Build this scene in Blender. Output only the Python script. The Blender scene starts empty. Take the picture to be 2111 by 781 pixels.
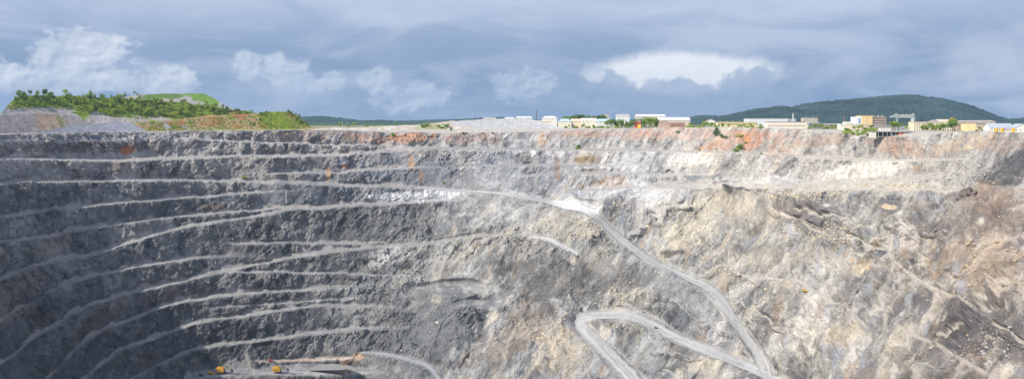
import bpy, bmesh, math, random
import numpy as np
from mathutils import Vector, Matrix
random.seed(7)
rng = np.random.default_rng(11)
SC = bpy.context.scene
COL = SC.collection

# ------------------------------------------------------------------ camera
W, H, F, HZ = 2111.0, 781.0, 1657.0, 246.0        # photograph size, focal length and horizon in its pixels
cam = bpy.data.cameras.new('camera'); camo = bpy.data.objects.new('camera', cam); COL.objects.link(camo)
camo.location = (0, 0, 0); camo.rotation_euler = (math.radians(90), 0, 0)
cam.sensor_width = 36; cam.lens = 36 * F / W
cam.shift_y = -(H / 2 - HZ) / W
cam.clip_start = 1; cam.clip_end = 60000
SC.camera = camo
SC.view_settings.view_transform = 'Standard'; SC.view_settings.look = 'None'
SC.view_settings.exposure = 0.14; SC.view_settings.gamma = 1
SC.cycles.use_denoising = True
SC.cycles.max_bounces = 6; SC.cycles.diffuse_bounces = 3; SC.cycles.volume_bounces = 1
SC.cycles.use_adaptive_sampling = True

# ------------------------------------------------------------------ sun and sky
SUNV = Vector((-0.57, -0.47, 0.65)).normalized()
sl = bpy.data.lights.new('sun', 'SUN'); sl.energy = 5.0; sl.angle = math.radians(0.6); sl.color = (1, 0.945, 0.86)
so = bpy.data.objects.new('sun', sl); COL.objects.link(so)
so.rotation_euler = (-SUNV).to_track_quat('-Z', 'Y').to_euler(); so.location = (-300, -100, 400)


class NT:
    """tiny helper for node trees"""
    def __init__(s, tree): s.t = tree; s.n = tree.nodes; s.l = tree.links
    def new(s, kind, **kw):
        n = s.n.new(kind)
        for k, v in kw.items(): setattr(n, k, v)
        return n
    def put(s, sock, v):
        if v is None: return
        if hasattr(v, 'is_output'): s.l.new(v, sock)
        else: sock.default_value = v
    def math(s, op, a, b=None, c=None, clamp=False):
        n = s.new('ShaderNodeMath', operation=op); n.use_clamp = clamp
        s.put(n.inputs[0], a); s.put(n.inputs[1], b); s.put(n.inputs[2], c)
        return n.outputs[0]
    def smooth(s, v, a, b):
        n = s.new('ShaderNodeMapRange', interpolation_type='SMOOTHSTEP')
        s.put(n.inputs[0], v); n.inputs[1].default_value = a; n.inputs[2].default_value = b
        return n.outputs[0]
    def mix(s, fac, a, b, blend='MIX'):
        n = s.new('ShaderNodeMix', data_type='RGBA', blend_type=blend)
        s.put(n.inputs[0], fac)
        for i, v in ((6, a), (7, b)):
            if hasattr(v, 'is_output'): s.l.new(v, n.inputs[i])
            else: n.inputs[i].default_value = (*v, 1) if len(v) == 3 else v
        return n.outputs[2]
    def noise(s, vec, scale, detail=4, rough=0.55, dist=0.0, out=0):
        n = s.new('ShaderNodeTexNoise'); s.put(n.inputs['Vector'], vec)
        n.inputs['Scale'].default_value = scale; n.inputs['Detail'].default_value = detail
        n.inputs['Roughness'].default_value = rough; n.inputs['Distortion'].default_value = dist
        return n.outputs[out]
    def comb(s, x, y, z):
        n = s.new('ShaderNodeCombineXYZ')
        for i, v in enumerate((x, y, z)): s.put(n.inputs[i], v)
        return n.outputs[0]


def make_world():
    w = bpy.data.worlds.new('World'); SC.world = w; w.use_nodes = True
    t = NT(w.node_tree); t.n.clear()
    sky = t.new('ShaderNodeTexSky', sky_type='NISHITA'); sky.sun_disc = False
    sky.sun_elevation = math.asin(SUNV.z); sky.sun_rotation = math.atan2(SUNV.x, SUNV.y)
    tc = t.new('ShaderNodeTexCoord'); sep = t.new('ShaderNodeSeparateXYZ'); t.l.new(tc.outputs['Generated'], sep.inputs[0])
    x, y, z = sep.outputs
    az = t.math('MULTIPLY', t.math('ARCTAN2', x, y), 57.2958)           # degrees east of the view axis
    el = t.math('MULTIPLY', t.math('ARCSINE', z), 57.2958)              # degrees above the horizon
    P = t.comb(t.math('MULTIPLY', az, 0.1), t.math('MULTIPLY', el, 0.1), 0.0)
    Pw = t.comb(t.math('MULTIPLY', az, 0.045), t.math('MULTIPLY', el, 0.16), 3.0)
    # stratus sheet: dim blue-grey near the horizon, paler upwards
    ramp = t.new('ShaderNodeValToRGB'); t.put(ramp.inputs[0], t.math('DIVIDE', el, 40.0, clamp=True))
    cr = ramp.color_ramp
    pts = [(0.0, (.24, .345, .50)), (.035, (.185, .285, .455)), (.09, (.205, .30, .475)), (.145, (.285, .375, .55)), (.205, (.46, .54, .70)), (.32, (.52, .59, .73)), (1, (.46, .54, .70))]
    while len(cr.elements) < len(pts): cr.elements.new(0.5)
    for e, (p, c) in zip(cr.elements, pts): e.position = p; e.color = (*c, 1)
    base = ramp.outputs[0]
    soft = t.noise(Pw, 2.2, 6, 0.6, 0.5)
    base = t.mix(t.smooth(soft, 0.42, 0.72), base, t.mix(0.55, base, (.60, .66, .79)))
    base = t.mix(t.smooth(soft, 0.45, 0.25), base, t.mix(0.5, base, (.22, .31, .47)))
    # billows: a noise field and its difference towards the light, which shades the puffs
    def off(dx, dy, zz): return t.comb(t.math('MULTIPLY_ADD', az, 0.1, dx), t.math('MULTIPLY_ADD', el, 0.125, dy), zz)
    def bil(dx, dy, zz, sc): return t.noise(off(dx, dy, zz), sc, 8, 0.6, 0.15)
    na = bil(0, 0, 0.0, 4.0); n1 = t.math('SUBTRACT', na, 0.5)
    sh = t.math('SUBTRACT', bil(0.02, -0.028, 0.0, 4.0), na)                # > 0 on the sides that face the light
    nb_ = bil(0, 0, 5.0, 3.0); n2 = t.math('SUBTRACT', nb_, 0.5)
    sh2 = t.math('SUBTRACT', bil(0.02, -0.028, 5.0, 3.0), nb_)

    def deg(px, py):
        a = math.degrees(math.atan((px - W / 2) / F))
        return a, math.degrees(math.atan((HZ - py) / F * math.cos(math.radians(a))))

    def blob(px, py, rx, ry, rough=1.0, n=n1):
        a, e = deg(px, py); ra = rx / 29.0; re = ry / 29.0
        dx = t.math('DIVIDE', t.math('SUBTRACT', az, a), ra); dy = t.math('DIVIDE', t.math('SUBTRACT', el, e), re)
        d = t.math('SQRT', t.math('ADD', t.math('MULTIPLY', dx, dx), t.math('MULTIPLY', dy, dy)))
        return t.math('SUBTRACT', 1.0, t.math('ADD', d, t.math('MULTIPLY', n, 2.4 * rough)))

    def union(lst):
        v = lst[0]
        for o in lst[1:]: v = t.math('MAXIMUM', v, o)
        return v

    def shaded(lo, hi, g=3.2, sn=sh): return t.mix(t.math('MULTIPLY_ADD', sn, g, 0.5, clamp=True), lo, hi)
    # general low cumulus bank along the horizon, soft
    lowb = t.math('MULTIPLY', t.smooth(n2, -0.06, 0.16), t.math('MULTIPLY', t.smooth(el, 6.0, 2.2), t.smooth(el, 0.2, 1.2)))
    base = t.mix(t.math('MULTIPLY', lowb, 0.55), base, shaded((.24, .34, .52), (.44, .53, .69), 3.5, sh2))
    # bright opening under the sheet: soft above, billowed below
    gap = t.smooth(blob(1400, 150, 225, 50, 0.28, n2), -0.02, 0.42)
    base = t.mix(t.math('MULTIPLY', gap, 0.95), base, shaded((.76, .80, .87), (.88, .90, .94), 2.0, sh2))
    dk = union([blob(1255, 196, 95, 46), blob(1400, 206, 130, 40), blob(1535, 196, 70, 52), blob(1165, 176, 70, 40)])
    base = t.mix(t.math('MULTIPLY', t.smooth(dk, -0.05, 0.30), 0.78), base, shaded((.22, .32, .50), (.36, .45, .62)))
    # pale sunlit cumulus
    pale = union([blob(160, 118, 105, 58), blob(110, 168, 130, 45), blob(340, 170, 75, 32), blob(245, 165, 110, 40), blob(20, 168, 70, 30)])
    base = t.mix(t.math('MULTIPLY', t.smooth(pale, -0.02, 0.35), t.math('MULTIPLY', t.smooth(el, 0.6, 2.6), 0.85)), base, shaded((.34, .42, .58), (.82, .85, .91)))
    pale2 = union([blob(512, 138, 34, 34), blob(585, 152, 64, 38), blob(620, 182, 62, 26), blob(690, 165, 30, 28)])
    base = t.mix(t.math('MULTIPLY', t.smooth(pale2, -0.05, 0.42), t.math('MULTIPLY', t.smooth(el, 1.0, 2.8), 0.85)), base, shaded((.33, .43, .61), (.68, .74, .84)))
    pale3 = union([blob(1070, 176, 72, 40), blob(850, 200, 120, 40, 1.3), blob(780, 170, 50, 30, 1.2)])
    base = t.mix(t.math('MULTIPLY', t.smooth(pale3, -0.05, 0.5), 0.7), base, shaded((.32, .42, .58), (.66, .72, .82), 4.0))
    pale4 = union([blob(2070, 110, 130, 60, 1.0, n2), blob(2120, 215, 90, 20, 0.7)])
    base = t.mix(t.math('MULTIPLY', t.smooth(pale4, -0.2, 0.8), 0.5), base, (.64, .68, .80))
    cl = t.new('ShaderNodeBackground'); t.l.new(base, cl.inputs[0]); cl.inputs[1].default_value = 1.0
    nb = t.new('ShaderNodeBackground'); t.l.new(sky.outputs[0], nb.inputs[0]); nb.inputs[1].default_value = 0.1
    # cloud cover: closed near the horizon, broken with blue overhead
    brk = t.smooth(t.noise(tc.outputs['Generated'], 2.6, 5, 0.55), 0.42, 0.6)
    cov = t.math('MULTIPLY', t.math('SUBTRACT', 1.0, t.math('MULTIPLY', t.smooth(el, 14.0, 40.0), brk)), 0.95)
    mx = t.new('ShaderNodeMixShader'); t.put(mx.inputs[0], cov); t.l.new(nb.outputs[0], mx.inputs[1]); t.l.new(cl.outputs[0], mx.inputs[2])
    out = t.new('ShaderNodeOutputWorld'); t.l.new(mx.outputs[0], out.inputs[0])


make_world()

# ------------------------------------------------------------------ numeric helpers
PERM = rng.permutation(256).astype(np.int32); PERM = np.concatenate([PERM, PERM, PERM])
GR = rng.normal(size=(256, 3)).astype(np.float32); GR /= np.linalg.norm(GR, axis=1, keepdims=True)


def perlin(x, y, z):
    x = np.asarray(x, np.float32); y = np.asarray(y, np.float32); z = np.asarray(z, np.float32)
    xf = np.floor(x); yf = np.floor(y); zf = np.floor(z)
    xi = xf.astype(np.int32) & 255; yi = yf.astype(np.int32) & 255; zi = zf.astype(np.int32) & 255
    x = x - xf; y = y - yf; z = z - zf
    u = x * x * x * (x * (x * 6 - 15) + 10); v = y * y * y * (y * (y * 6 - 15) + 10); w = z * z * z * (z * (z * 6 - 15) + 10)
    r = 0
    for dx in (0, 1):
        a = PERM[xi + dx]; wx = u if dx else 1 - u
        for dy in (0, 1):
            b = PERM[a + yi + dy]; wy = wx * (v if dy else 1 - v)
            for dz in (0, 1):
                g = GR[PERM[b + zi + dz] & 255]
                r = r + wy * (w if dz else 1 - w) * (g[..., 0] * (x - dx) + g[..., 1] * (y - dy) + g[..., 2] * (z - dz))
    return r * 1.6


def fbm(x, y, z, o=4, rough=0.5):
    s = 0; a = 1; f = 1; t = 0
    for i in range(o):
        s = s + a * perlin(x * f + 17.3 * i, y * f - 5.1 * i, z * f + 9.7 * i); t += a; a *= rough; f *= 2.03
    return s / t


RJ = rng.random((256, 3)).astype(np.float32); RV = rng.random(256).astype(np.float32)
def cells(x, y, z):
    """random value per jittered block (broken-rock pattern)"""
    x = np.asarray(x, np.float32); y = np.asarray(y, np.float32); z = np.asarray(z, np.float32)
    xf = np.floor(x - .5); yf = np.floor(y - .5); zf = np.floor(z - .5); best = np.full(x.shape, 9e9, np.float32); val = np.zeros(x.shape, np.float32)
    for dx in (0, 1):
        for dy in (0, 1):
            for dz in (0, 1):
                h = PERM[PERM[PERM[(xf + dx).astype(np.int32) & 255] + ((yf + dy).astype(np.int32) & 255)] + ((zf + dz).astype(np.int32) & 255)] & 255
                j = RJ[h]; d = (x - xf - dx - j[..., 0]) ** 2 + (y - yf - dy - j[..., 1]) ** 2 + (z - zf - dz - j[..., 2]) ** 2
                c = d < best; best = np.where(c, d, best); val = np.where(c, RV[h], val)
    return val - .5


def sstep(a, b, v):
    t = np.clip((v - a) / (b - a), 0, 1); return t * t * (3 - 2 * t)


def curve(pts):
    p = np.array(pts, float); xs, ys = p[:, 0], p[:, 1]
    def f(q):
        q = np.asarray(q, float); r = np.interp(q, xs, ys)
        k0 = (ys[1] - ys[0]) / (xs[1] - xs[0]); k1 = (ys[-1] - ys[-2]) / (xs[-1] - xs[-2])
        r = np.where(q < xs[0], ys[0] + (q - xs[0]) * k0, r); return np.where(q > xs[-1], ys[-1] + (q - xs[-1]) * k1, r)
    return f


def seg_dist(px, py, pts, wid):
    """distance to a polyline in units of its local half width"""
    best = np.full(px.shape, 1e9, np.float32)
    for (a, b, wa, wb) in zip(pts[:-1], pts[1:], wid[:-1], wid[1:]):
        ax, ay = a; bx, by = b; dx, dy = bx - ax, by - ay
        t = np.clip(((px - ax) * dx + (py - ay) * dy) / (dx * dx + dy * dy), 0, 1)
        d = np.hypot(px - ax - t * dx, py - ay - t * dy) / (wa + t * (wb - wa))
        best = np.minimum(best, d)
    return best


def srgb(r, g, b):
    c = np.array([r, g, b], float) / 255
    return np.where(c <= 0.04045, c / 12.92, ((c + 0.055) / 1.055) ** 2.4)


def resample(pts, step):
    p = np.array(pts, float)
    # Catmull-Rom through the points, then even steps
    out = []
    for i in range(len(p) - 1):
        p0 = p[max(i - 1, 0)]; p1 = p[i]; p2 = p[i + 1]; p3 = p[min(i + 2, len(p) - 1)]
        n = max(2, int(np.linalg.norm(p2[:2] - p1[:2]) / step))
        for k in range(n):
            t = k / n
            out.append(0.5 * ((2 * p1) + (-p0 + p2) * t + (2 * p0 - 5 * p1 + 4 * p2 - p3) * t * t + (-p0 + 3 * p1 - 3 * p2 + p3) * t ** 3))
    out.append(p[-1]); return np.array(out)


def tag(o, label=None, cat=None, group=None, kind=None):
    if label: o['label'] = label
    if cat: o['category'] = cat
    if group: o['group'] = group
    if kind: o['kind'] = kind
    return o


def link(name, me, mat=None, parent=None):
    o = bpy.data.objects.new(name, me); COL.objects.link(o)
    if mat is not None and me is not None and not me.materials: me.materials.append(mat)
    if parent is not None: o.parent = parent
    return o


def grid_mesh(name, X, Y, Z, colr=None, smooth=False, keep=None):
    R, C = X.shape
    me = bpy.data.meshes.new(name)
    co = np.stack([X, Y, Z], -1).reshape(-1, 3).astype(np.float32)
    i = np.arange(R * C).reshape(R, C)
    q = np.stack([i[:-1, :-1], i[:-1, 1:], i[1:, 1:], i[1:, :-1]], -1).reshape(-1, 4)
    if keep is not None: q = q[keep.reshape(-1)]
    me.vertices.add(len(co)); me.vertices.foreach_set('co', co.ravel())
    me.loops.add(q.size); me.loops.foreach_set('vertex_index', q.ravel().astype(np.int32))
    me.polygons.add(len(q)); me.polygons.foreach_set('loop_start', np.arange(0, q.size, 4, dtype=np.int32))
    me.polygons.foreach_set('use_smooth', np.full(len(q), smooth))
    me.update(calc_edges=True)
    if colr is not None: set_col(me, colr.reshape(-1, 3))
    return me


def set_col(me, c):
    a = me.color_attributes.new('Col', 'FLOAT_COLOR', 'POINT')
    d = np.ones((len(c), 4), np.float32); d[:, :3] = np.clip(c, 0.005, 0.9); a.data.foreach_set('color', d.ravel())


# ------------------------------------------------------------------ materials
def mat_ground(name, bump=1.0, fine=0.75, rough=0.95):
    m = bpy.data.materials.new(name); m.use_nodes = True; t = NT(m.node_tree)
    b = t.n['Principled BSDF']; b.inputs['Roughness'].default_value = rough; b.inputs['Specular IOR Level'].default_value = 0.15
    at = t.new('ShaderNodeAttribute', attribute_name='Col'); ge = t.new('ShaderNodeNewGeometry'); p = ge.outputs['Position']
    n1 = t.noise(p, 0.55, 5, 0.65); n2 = t.noise(p, 0.11, 4, 0.6, 0.6)
    v = t.math('ADD', t.math('MULTIPLY', n1, 1.1 * fine), t.math('MULTIPLY', n2, 0.5 * fine))
    v = t.math('ADD', v, 1.0 - 0.8 * fine)
    c = t.mix(1.0, at.outputs['Color'], v, 'MULTIPLY')
    t.l.new(c, b.inputs['Base Color'])
    bp = t.new('ShaderNodeBump'); bp.inputs['Strength'].default_value = bump; bp.inputs['Distance'].default_value = 1.0
    t.l.new(t.noise(p, 0.42, 6, 0.7), bp.inputs['Height']); t.l.new(bp.outputs[0], b.inputs['Normal'])
    return m


_mats = {}
def mat(rgb, rough=0.8, metal=0.0, var=0.12, scale=0.6, name=None, spec=0.3):
    key = (tuple(rgb), rough, metal, var, scale)
    if key in _mats: return _mats[key]
    m = bpy.data.materials.new(name or 'paint_%02x%02x%02x' % tuple(int(v) for v in rgb)); m.use_nodes = True; t = NT(m.node_tree)
    b = t.n['Principled BSDF']; b.inputs['Roughness'].default_value = rough; b.inputs['Metallic'].default_value = metal
    b.inputs['Specular IOR Level'].default_value = spec
    lin = srgb(*rgb); ge = t.new('ShaderNodeNewGeometry')
    n = t.noise(ge.outputs['Position'], scale, 5, 0.65)
    c = t.mix(n, tuple(lin * (1 - var)), tuple(np.minimum(lin * (1 + var), 0.9)))
    t.l.new(c, b.inputs['Base Color']); _mats[key] = m
    return m


def mat_leaf(name, c1, c2):
    m = bpy.data.materials.new(name); m.use_nodes = True; t = NT(m.node_tree)
    b = t.n['Principled BSDF']; b.inputs['Roughness'].default_value = 0.7; b.inputs['Specular IOR Level'].default_value = 0.2
    oi = t.new('ShaderNodeObjectInfo'); ge = t.new('ShaderNodeNewGeometry')
    n = t.noise(ge.outputs['Position'], 0.5, 3, 0.6)
    f = t.math('ADD', t.math('MULTIPLY', n, 0.6), t.math('MULTIPLY', oi.outputs['Random'], 0.45))
    t.l.new(t.mix(f, c1, c2), b.inputs['Base Color'])
    tr = t.new('ShaderNodeBsdfTranslucent'); t.l.new(t.mix(f, c1, c2), tr.inputs[0])
    mx = t.new('ShaderNodeMixShader'); mx.inputs[0].default_value = 0.3
    t.l.new(b.outputs[0], mx.inputs[1]); t.l.new(tr.outputs[0], mx.inputs[2]); t.l.new(mx.outputs[0], t.n['Material Output'].inputs[0])
    return m


M_GROUND = mat_ground('rock_and_scree')
M_SOFT = mat_ground('loose_ground', 0.6, 0.55)
M_ROAD = mat_ground('packed_road_dust', 0.25, 0.25)
M_ROCK = mat_ground('boulder_stone', 0.5, 0.4)

# ------------------------------------------------------------------ the pit: profile lines read off the place
_rimc = curve([(-260, 284), (0, 277), (130, 274), (280, 272), (400, 270), (500, 269), (640, 268), (800, 272), (930, 275), (1000, 274),
                (1100, 272), (1200, 268), (1300, 266), (1400, 263), (1500, 262), (1600, 264), (1660, 268), (1750, 277), (1800, 281.5),
                (1900, 282), (1940, 275), (2000, 270), (2050, 271), (2111, 275), (2400, 285)])
def rim_py(px):
    px = np.asarray(px, float); return _rimc(px) + 2.4 * fbm(px / 19.0, px * 0 + 4.4, px * 0 + 7.7, 4)
_ry = curve([(-260, 690), (0, 905), (200, 1060), (400, 1190), (700, 1345), (950, 1420), (1100, 1440), (1300, 1420), (1500, 1360), (1700, 1240), (1900, 1060), (2111, 880), (2400, 690)])
def rim_Y(px):                       # smoothed
    return (_ry(px - 60) + _ry(px - 25) + _ry(px) + _ry(px + 25) + _ry(px + 60)) / 5
PLAT = -17.0
def ground_z(px, Y):
    """height of the plain outside the pit"""
    yr = rim_Y(px); zr = -(rim_py(px) - HZ) / F * yr
    t = sstep(0, 1, (Y - yr) / 70.0)
    return zr + (PLAT - zr) * t
def wx(px, Y): return (px - W / 2) / F * Y
def wz(py, Y): return (HZ - py) / F * Y

# (points, thickness in px) level benches
BENCH = [
    ([(-260, 338), (0, 327), (70, 326), (150, 329), (240, 330), (350, 327), (500, 321), (600, 321), (700, 318), (800, 312), (870, 307)], 6.5),
    ([(380, 285), (500, 292), (600, 296), (700, 299), (780, 300)], 3),
    ([(-260, 380), (0, 376), (60, 374), (130, 374), (250, 371), (380, 371), (500, 374), (620, 378), (700, 381), (800, 384), (900, 388)], 6.5),
    ([(560, 358), (615, 357), (700, 357), (730, 351), (807, 348), (900, 345)], 4.5),
    ([(-260, 490), (0, 447), (60, 440), (110, 431), (170, 426), (235, 418), (270, 415), (330, 411), (420, 405), (500, 398), (580, 394)], 4.5),
    ([(-260, 548), (0, 501), (90, 487), (180, 472), (260, 460), (330, 451), (400, 444), (500, 434), (600, 427), (640, 425)], 5),
    ([(-260, 700), (0, 575), (60, 552), (130, 535), (200, 520), (270, 499), (320, 483), (400, 464), (480, 453), (560, 438), (640, 428), (700, 424), (760, 422), (880, 415), (1000, 410)], 6.5),
    ([(-260, 900), (0, 660), (40, 635), (90, 610), (130, 588), (190, 568), (270, 550), (330, 540), (430, 531), (480, 527)], 6),
    ([(480, 501), (566, 501), (749, 501), (800, 497)], 4.5),
    ([(-200, 900), (0, 750), (35, 725), (70, 695), (144, 650), (183, 628), (245, 608), (306, 595), (384, 577), (450, 561), (550, 540), (620, 527), (690, 517), (760, 511), (850, 505), (950, 494), (1050, 488), (1110, 489)], 6.5),
    ([(470, 560), (560, 560), (700, 563), (800, 569), (840, 572)], 4),
    ([(60, 820), (100, 778), (131, 746), (153, 724), (183, 698), (218, 676), (280, 654), (332, 632), (375, 621), (450, 608), (530, 603), (620, 597), (720, 590)], 6.5),
    ([(120, 840), (188, 767), (218, 741), (253, 719), (297, 702), (341, 687), (375, 674), (400, 664), (460, 656), (530, 645), (600, 636), (660, 630), (760, 632), (800, 636)], 6.5),
    ([(440, 634), (530, 628), (620, 622), (720, 615)], 2.5),
    ([(220, 810), (301, 765), (341, 746), (371, 732), (400, 719), (470, 708), (540, 700), (600, 693), (680, 683), (760, 676), (800, 676)], 6.5),
    ([(300, 850), (390, 782), (420, 772), (450, 767), (560, 767), (745, 764), (780, 764)], 16),
    ([(530, 744), (640, 741), (740, 736)], 4),
    # back wall
    ([(840, 303), (930, 306), (1000, 309), (1130, 309), (1250, 310), (1400, 311), (1520, 316), (1650, 321), (1760, 328), (1900, 330), (1960, 329)], 6),
    ([(1010, 341), (1100, 341), (1180, 341), (1240, 342), (1320, 341)], 5),
    ([(1080, 362), (1200, 357), (1300, 358), (1400, 360), (1480, 357)], 5.5),
    ([(1180, 392), (1260, 391), (1320, 388), (1380, 390)], 5),
    ([(1340, 380), (1440, 387), (1540, 383), (1640, 382), (1720, 378), (1800, 377), (1880, 367), (1960, 360)], 11),
    ([(1660, 392), (1760, 389), (1880, 393), (2000, 390)], 8),
]
ROADS = {
    'main': ([(860, 386), (960, 394), (1050, 402), (1110, 412), (1160, 424), (1205, 433), (1234, 452), (1262, 478), (1300, 507), (1332, 532), (1370, 552), (1420, 575), (1462, 594), (1487, 620), (1510, 655), (1538, 695), (1562, 730), (1578, 765), (1590, 800)],
             [3, 3, 3.5, 5, 8, 9, 8, 9, 11, 11, 9, 9, 11, 14, 13, 13, 14, 15, 16]),
    'hairpin': ([(1330, 815), (1303, 781), (1268, 745), (1236, 712), (1208, 684), (1196, 664), (1212, 653), (1250, 650), (1300, 653), (1345, 670), (1385, 692), (1440, 715), (1500, 738), (1560, 764), (1620, 795)],
                [20, 18, 16, 14.5, 14, 13, 10, 9, 10, 12, 12.5, 11.5, 11, 11, 12]),
    'shelf': ([(1090, 489), (1130, 494), (1160, 508), (1192, 521)], [3, 5, 6, 4]),
    'floor': ([(745, 726), (800, 731), (840, 741), (880, 756), (915, 790)], [3, 5, 6, 7, 8]),
    'trail_a': ([(1845, 488), (1838, 520), (1850, 548), (1884, 580), (1930, 606), (1980, 626), (2025, 648)], [6, 8, 8, 8, 7, 6, 4]),
    'trail_b': ([(1530, 568), (1600, 580), (1640, 592), (1680, 608), (1720, 628), (1752, 642), (1768, 662), (1800, 688)], [3, 4, 4.5, 5, 6, 7, 7, 4]),
    'trail_c': ([(1862, 690), (1912, 707), (1960, 735), (2012, 762), (2070, 790)], [4, 6, 6, 7, 9]),
    'spur': ([(1395, 376), (1440, 386), (1500, 392), (1560, 386)], [4, 5, 4, 3]),
}

cols = np.concatenate([np.arange(-260, -20, 8), np.arange(-20, 2132, 1.6), np.arange(2136, 2400, 8)])
NR = 440
tt = np.linspace(0, 1, NR) ** 1.12
PX = np.tile(cols, (NR, 1)); rimc = rim_py(cols)
PY = rimc[None, :] + (872 - rimc)[None, :] * tt[:, None]
fp = lambda sx, sy, sd, o=3: fbm(PX / sx, PY / sy, np.full(PX.shape, sd), o)
wob = fp(60, 60, 1.5); wob2 = fp(22, 22, 7.7, 3); wob3 = fp(120, 120, 3.1)

left = sstep(1050, 760, PX + 60 * wob3 + 0.25 * (PY - 420))
back = sstep(420, 380, PY + 10 * wob) * (1 - left)
S = 2.3 * left + 1.5 * back + (1 - left - back) * (0.66 - 0.10 * sstep(1500, 2100, PX))
S = S * np.clip(1 + 0.35 * wob3 + 0.55 * wob + 0.35 * wob2, .4, 1.9)
# loose fill at the very top of the left wall is less steep
S = np.where((PX < 420) & (PY < 292), 0.75, S)
n1 = lambda sx, sd: fbm(cols / sx, cols * 0 + sd * 1.37, cols * 0 + sd, 3)[None, :]
bench = np.zeros(PX.shape); talus = np.zeros(PX.shape)
for k, (pts, th) in enumerate(BENCH):
    c = curve(pts)(PX) + 3.2 * wob + 1.6 * wob2
    x0, x1 = pts[0][0], pts[-1][0]
    ex = sstep(x0 - 25, x0 + 10, PX) * sstep(x1 + 90, x1 - 90, PX + 40 * wob2)
    thk = th * np.clip(0.52 + 0.30 * n1(45, 20.5 + k) + 0.16 * n1(13, 70.5 + k), 0.08, 1)
    d = np.abs(PY - c) / np.maximum(thk, 0.8)
    bench = np.maximum(bench, ex * sstep(1.35, 0.75, d))
    up = c - thk - PY                                   # height above the bench
    hgt = np.maximum(0, 24 * n1(30, 50.5 + k) + 3) * (th / 6.0)
    talus = np.maximum(talus, ex * (up > -2) * sstep(1.0, 0.6, up / np.maximum(hgt, 0.5)) * (hgt > 1) * (left + back * 0.6))
road = np.zeros(PX.shape); trail = np.zeros(PX.shape)
RWID = lambda nm: .62 if nm.startswith('trail') else (1.05 if nm == 'hairpin' else .84)
for nm, (pts, wd) in ROADS.items():
    rp = resample(np.column_stack([np.array(pts), np.array(wd) * RWID(nm)]), 14)
    dd = seg_dist(PX + 2 * wob2, PY + 2 * wob2, rp[:, :2], rp[:, 2]); q = sstep(1.5, 1.0, dd)
    if nm.startswith('trail'): trail = np.maximum(trail, q)
    else: road = np.maximum(road, q)
flatm = np.zeros(PX.shape)
for (cx, cy, rx, ry) in [(930, 597, 90, 14), (650, 757, 85, 9), (1195, 427, 45, 9), (985, 628, 60, 8)]:
    flatm = np.maximum(flatm, sstep(1.15, 0.85, np.hypot((PX - cx) / rx, (PY - cy) / ry) + 0.15 * wob))
lr = random.Random(5); ledge = np.zeros(PX.shape); cliff = np.zeros(PX.shape)
for k in range(26):
    x0 = lr.uniform(900, 2080); y0 = lr.uniform(430, 770); ln = lr.uniform(50, 190); sl_ = lr.choice((.15, .3, .5, .6, -.15, -.5)) + lr.uniform(-.1, .1)
    pts = [(x0 + ln * q / 4, y0 + ln * sl_ * q / 4 + lr.uniform(-4, 4)) for q in range(5)]; th = lr.uniform(1.0, 2.4)
    dd = seg_dist(PX + 16 * wob2, PY + 14 * wob2 + 8 * wob, pts, [.4 * th, th, th, th, .4 * th])
    ledge = np.maximum(ledge, sstep(1.4, .7, dd))
    dd = seg_dist(PX + 16 * wob2, PY + 14 * wob2 + 8 * wob, [(a, b + th * 2.2 + 3) for a, b in pts], [2, 6 + th, 7 + th, 6 + th, 2])
    cliff = np.maximum(cliff, sstep(1.2, .6, dd))
ledge = ledge * (1 - left) * (1 - road); cliff = cliff * (1 - left) * (1 - road) * (1 - ledge)
S = S + (1.4 - S) * cliff * .7
S = S + (0.08 - S) * ledge
S = S + (0.72 - S) * talus * 0.85
S = S + (0.03 - S) * bench
S = S + (0.38 - S) * trail * .5
S = S + (0.12 - S) * np.maximum(road, flatm)
S = np.clip(S, 0.02, 3)
dpy = np.diff(PY, axis=0)
inc = dpy / (F * 0.5 * (S[1:] + S[:-1]) + 0.5 * (PY[1:] + PY[:-1]) - HZ)
def relax(inc, w):
    """depth whose downward steps follow inc while neighbours across the slope stay in step (least squares)"""
    n = inc.shape[1]; g = np.vstack([-inc, np.zeros((1, n))])                 # steps r -> r+1
    def dct(a):                                                               # even extension
        return np.real(np.fft.fft(np.concatenate([a, a[:, ::-1]], 1), axis=1)[:, :n] * np.exp(-1j * np.pi * np.arange(n) / (2 * n)))
    def idct(a):
        b = np.zeros((a.shape[0], 2 * n), complex); ph = np.exp(1j * np.pi * np.arange(n) / (2 * n))
        b[:, :n] = a * ph; b[:, n + 1:] = np.conj(b[:, 1:n][:, ::-1]); return np.real(np.fft.ifft(b, axis=1))[:, :n]
    G = dct(-inc); lam = w * (2 - 2 * np.cos(np.pi * np.arange(n) / n))
    R = inc.shape[0]                                                          # unknown rows 1..R, row 0 is the rim (0)
    rhs = G.copy(); rhs[:-1] -= G[1:]
    dg = np.full((R, n), 2.0); dg[-1] = 1.0; dg = dg + lam
    cp = np.zeros((R, n)); dp = np.zeros((R, n)); cp[0] = -1 / dg[0]; dp[0] = rhs[0] / dg[0]
    for i in range(1, R):
        m_ = dg[i] + cp[i - 1]; cp[i] = -1 / m_; dp[i] = (rhs[i] + dp[i - 1]) / m_
    x = np.zeros((R, n)); x[-1] = dp[-1]
    for i in range(R - 2, -1, -1): x[i] = dp[i] - cp[i] * x[i + 1]
    return np.vstack([np.zeros((1, n)), idct(x)])
LY = np.log(rim_Y(cols))[None, :] + relax(inc, 0.35)
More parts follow.
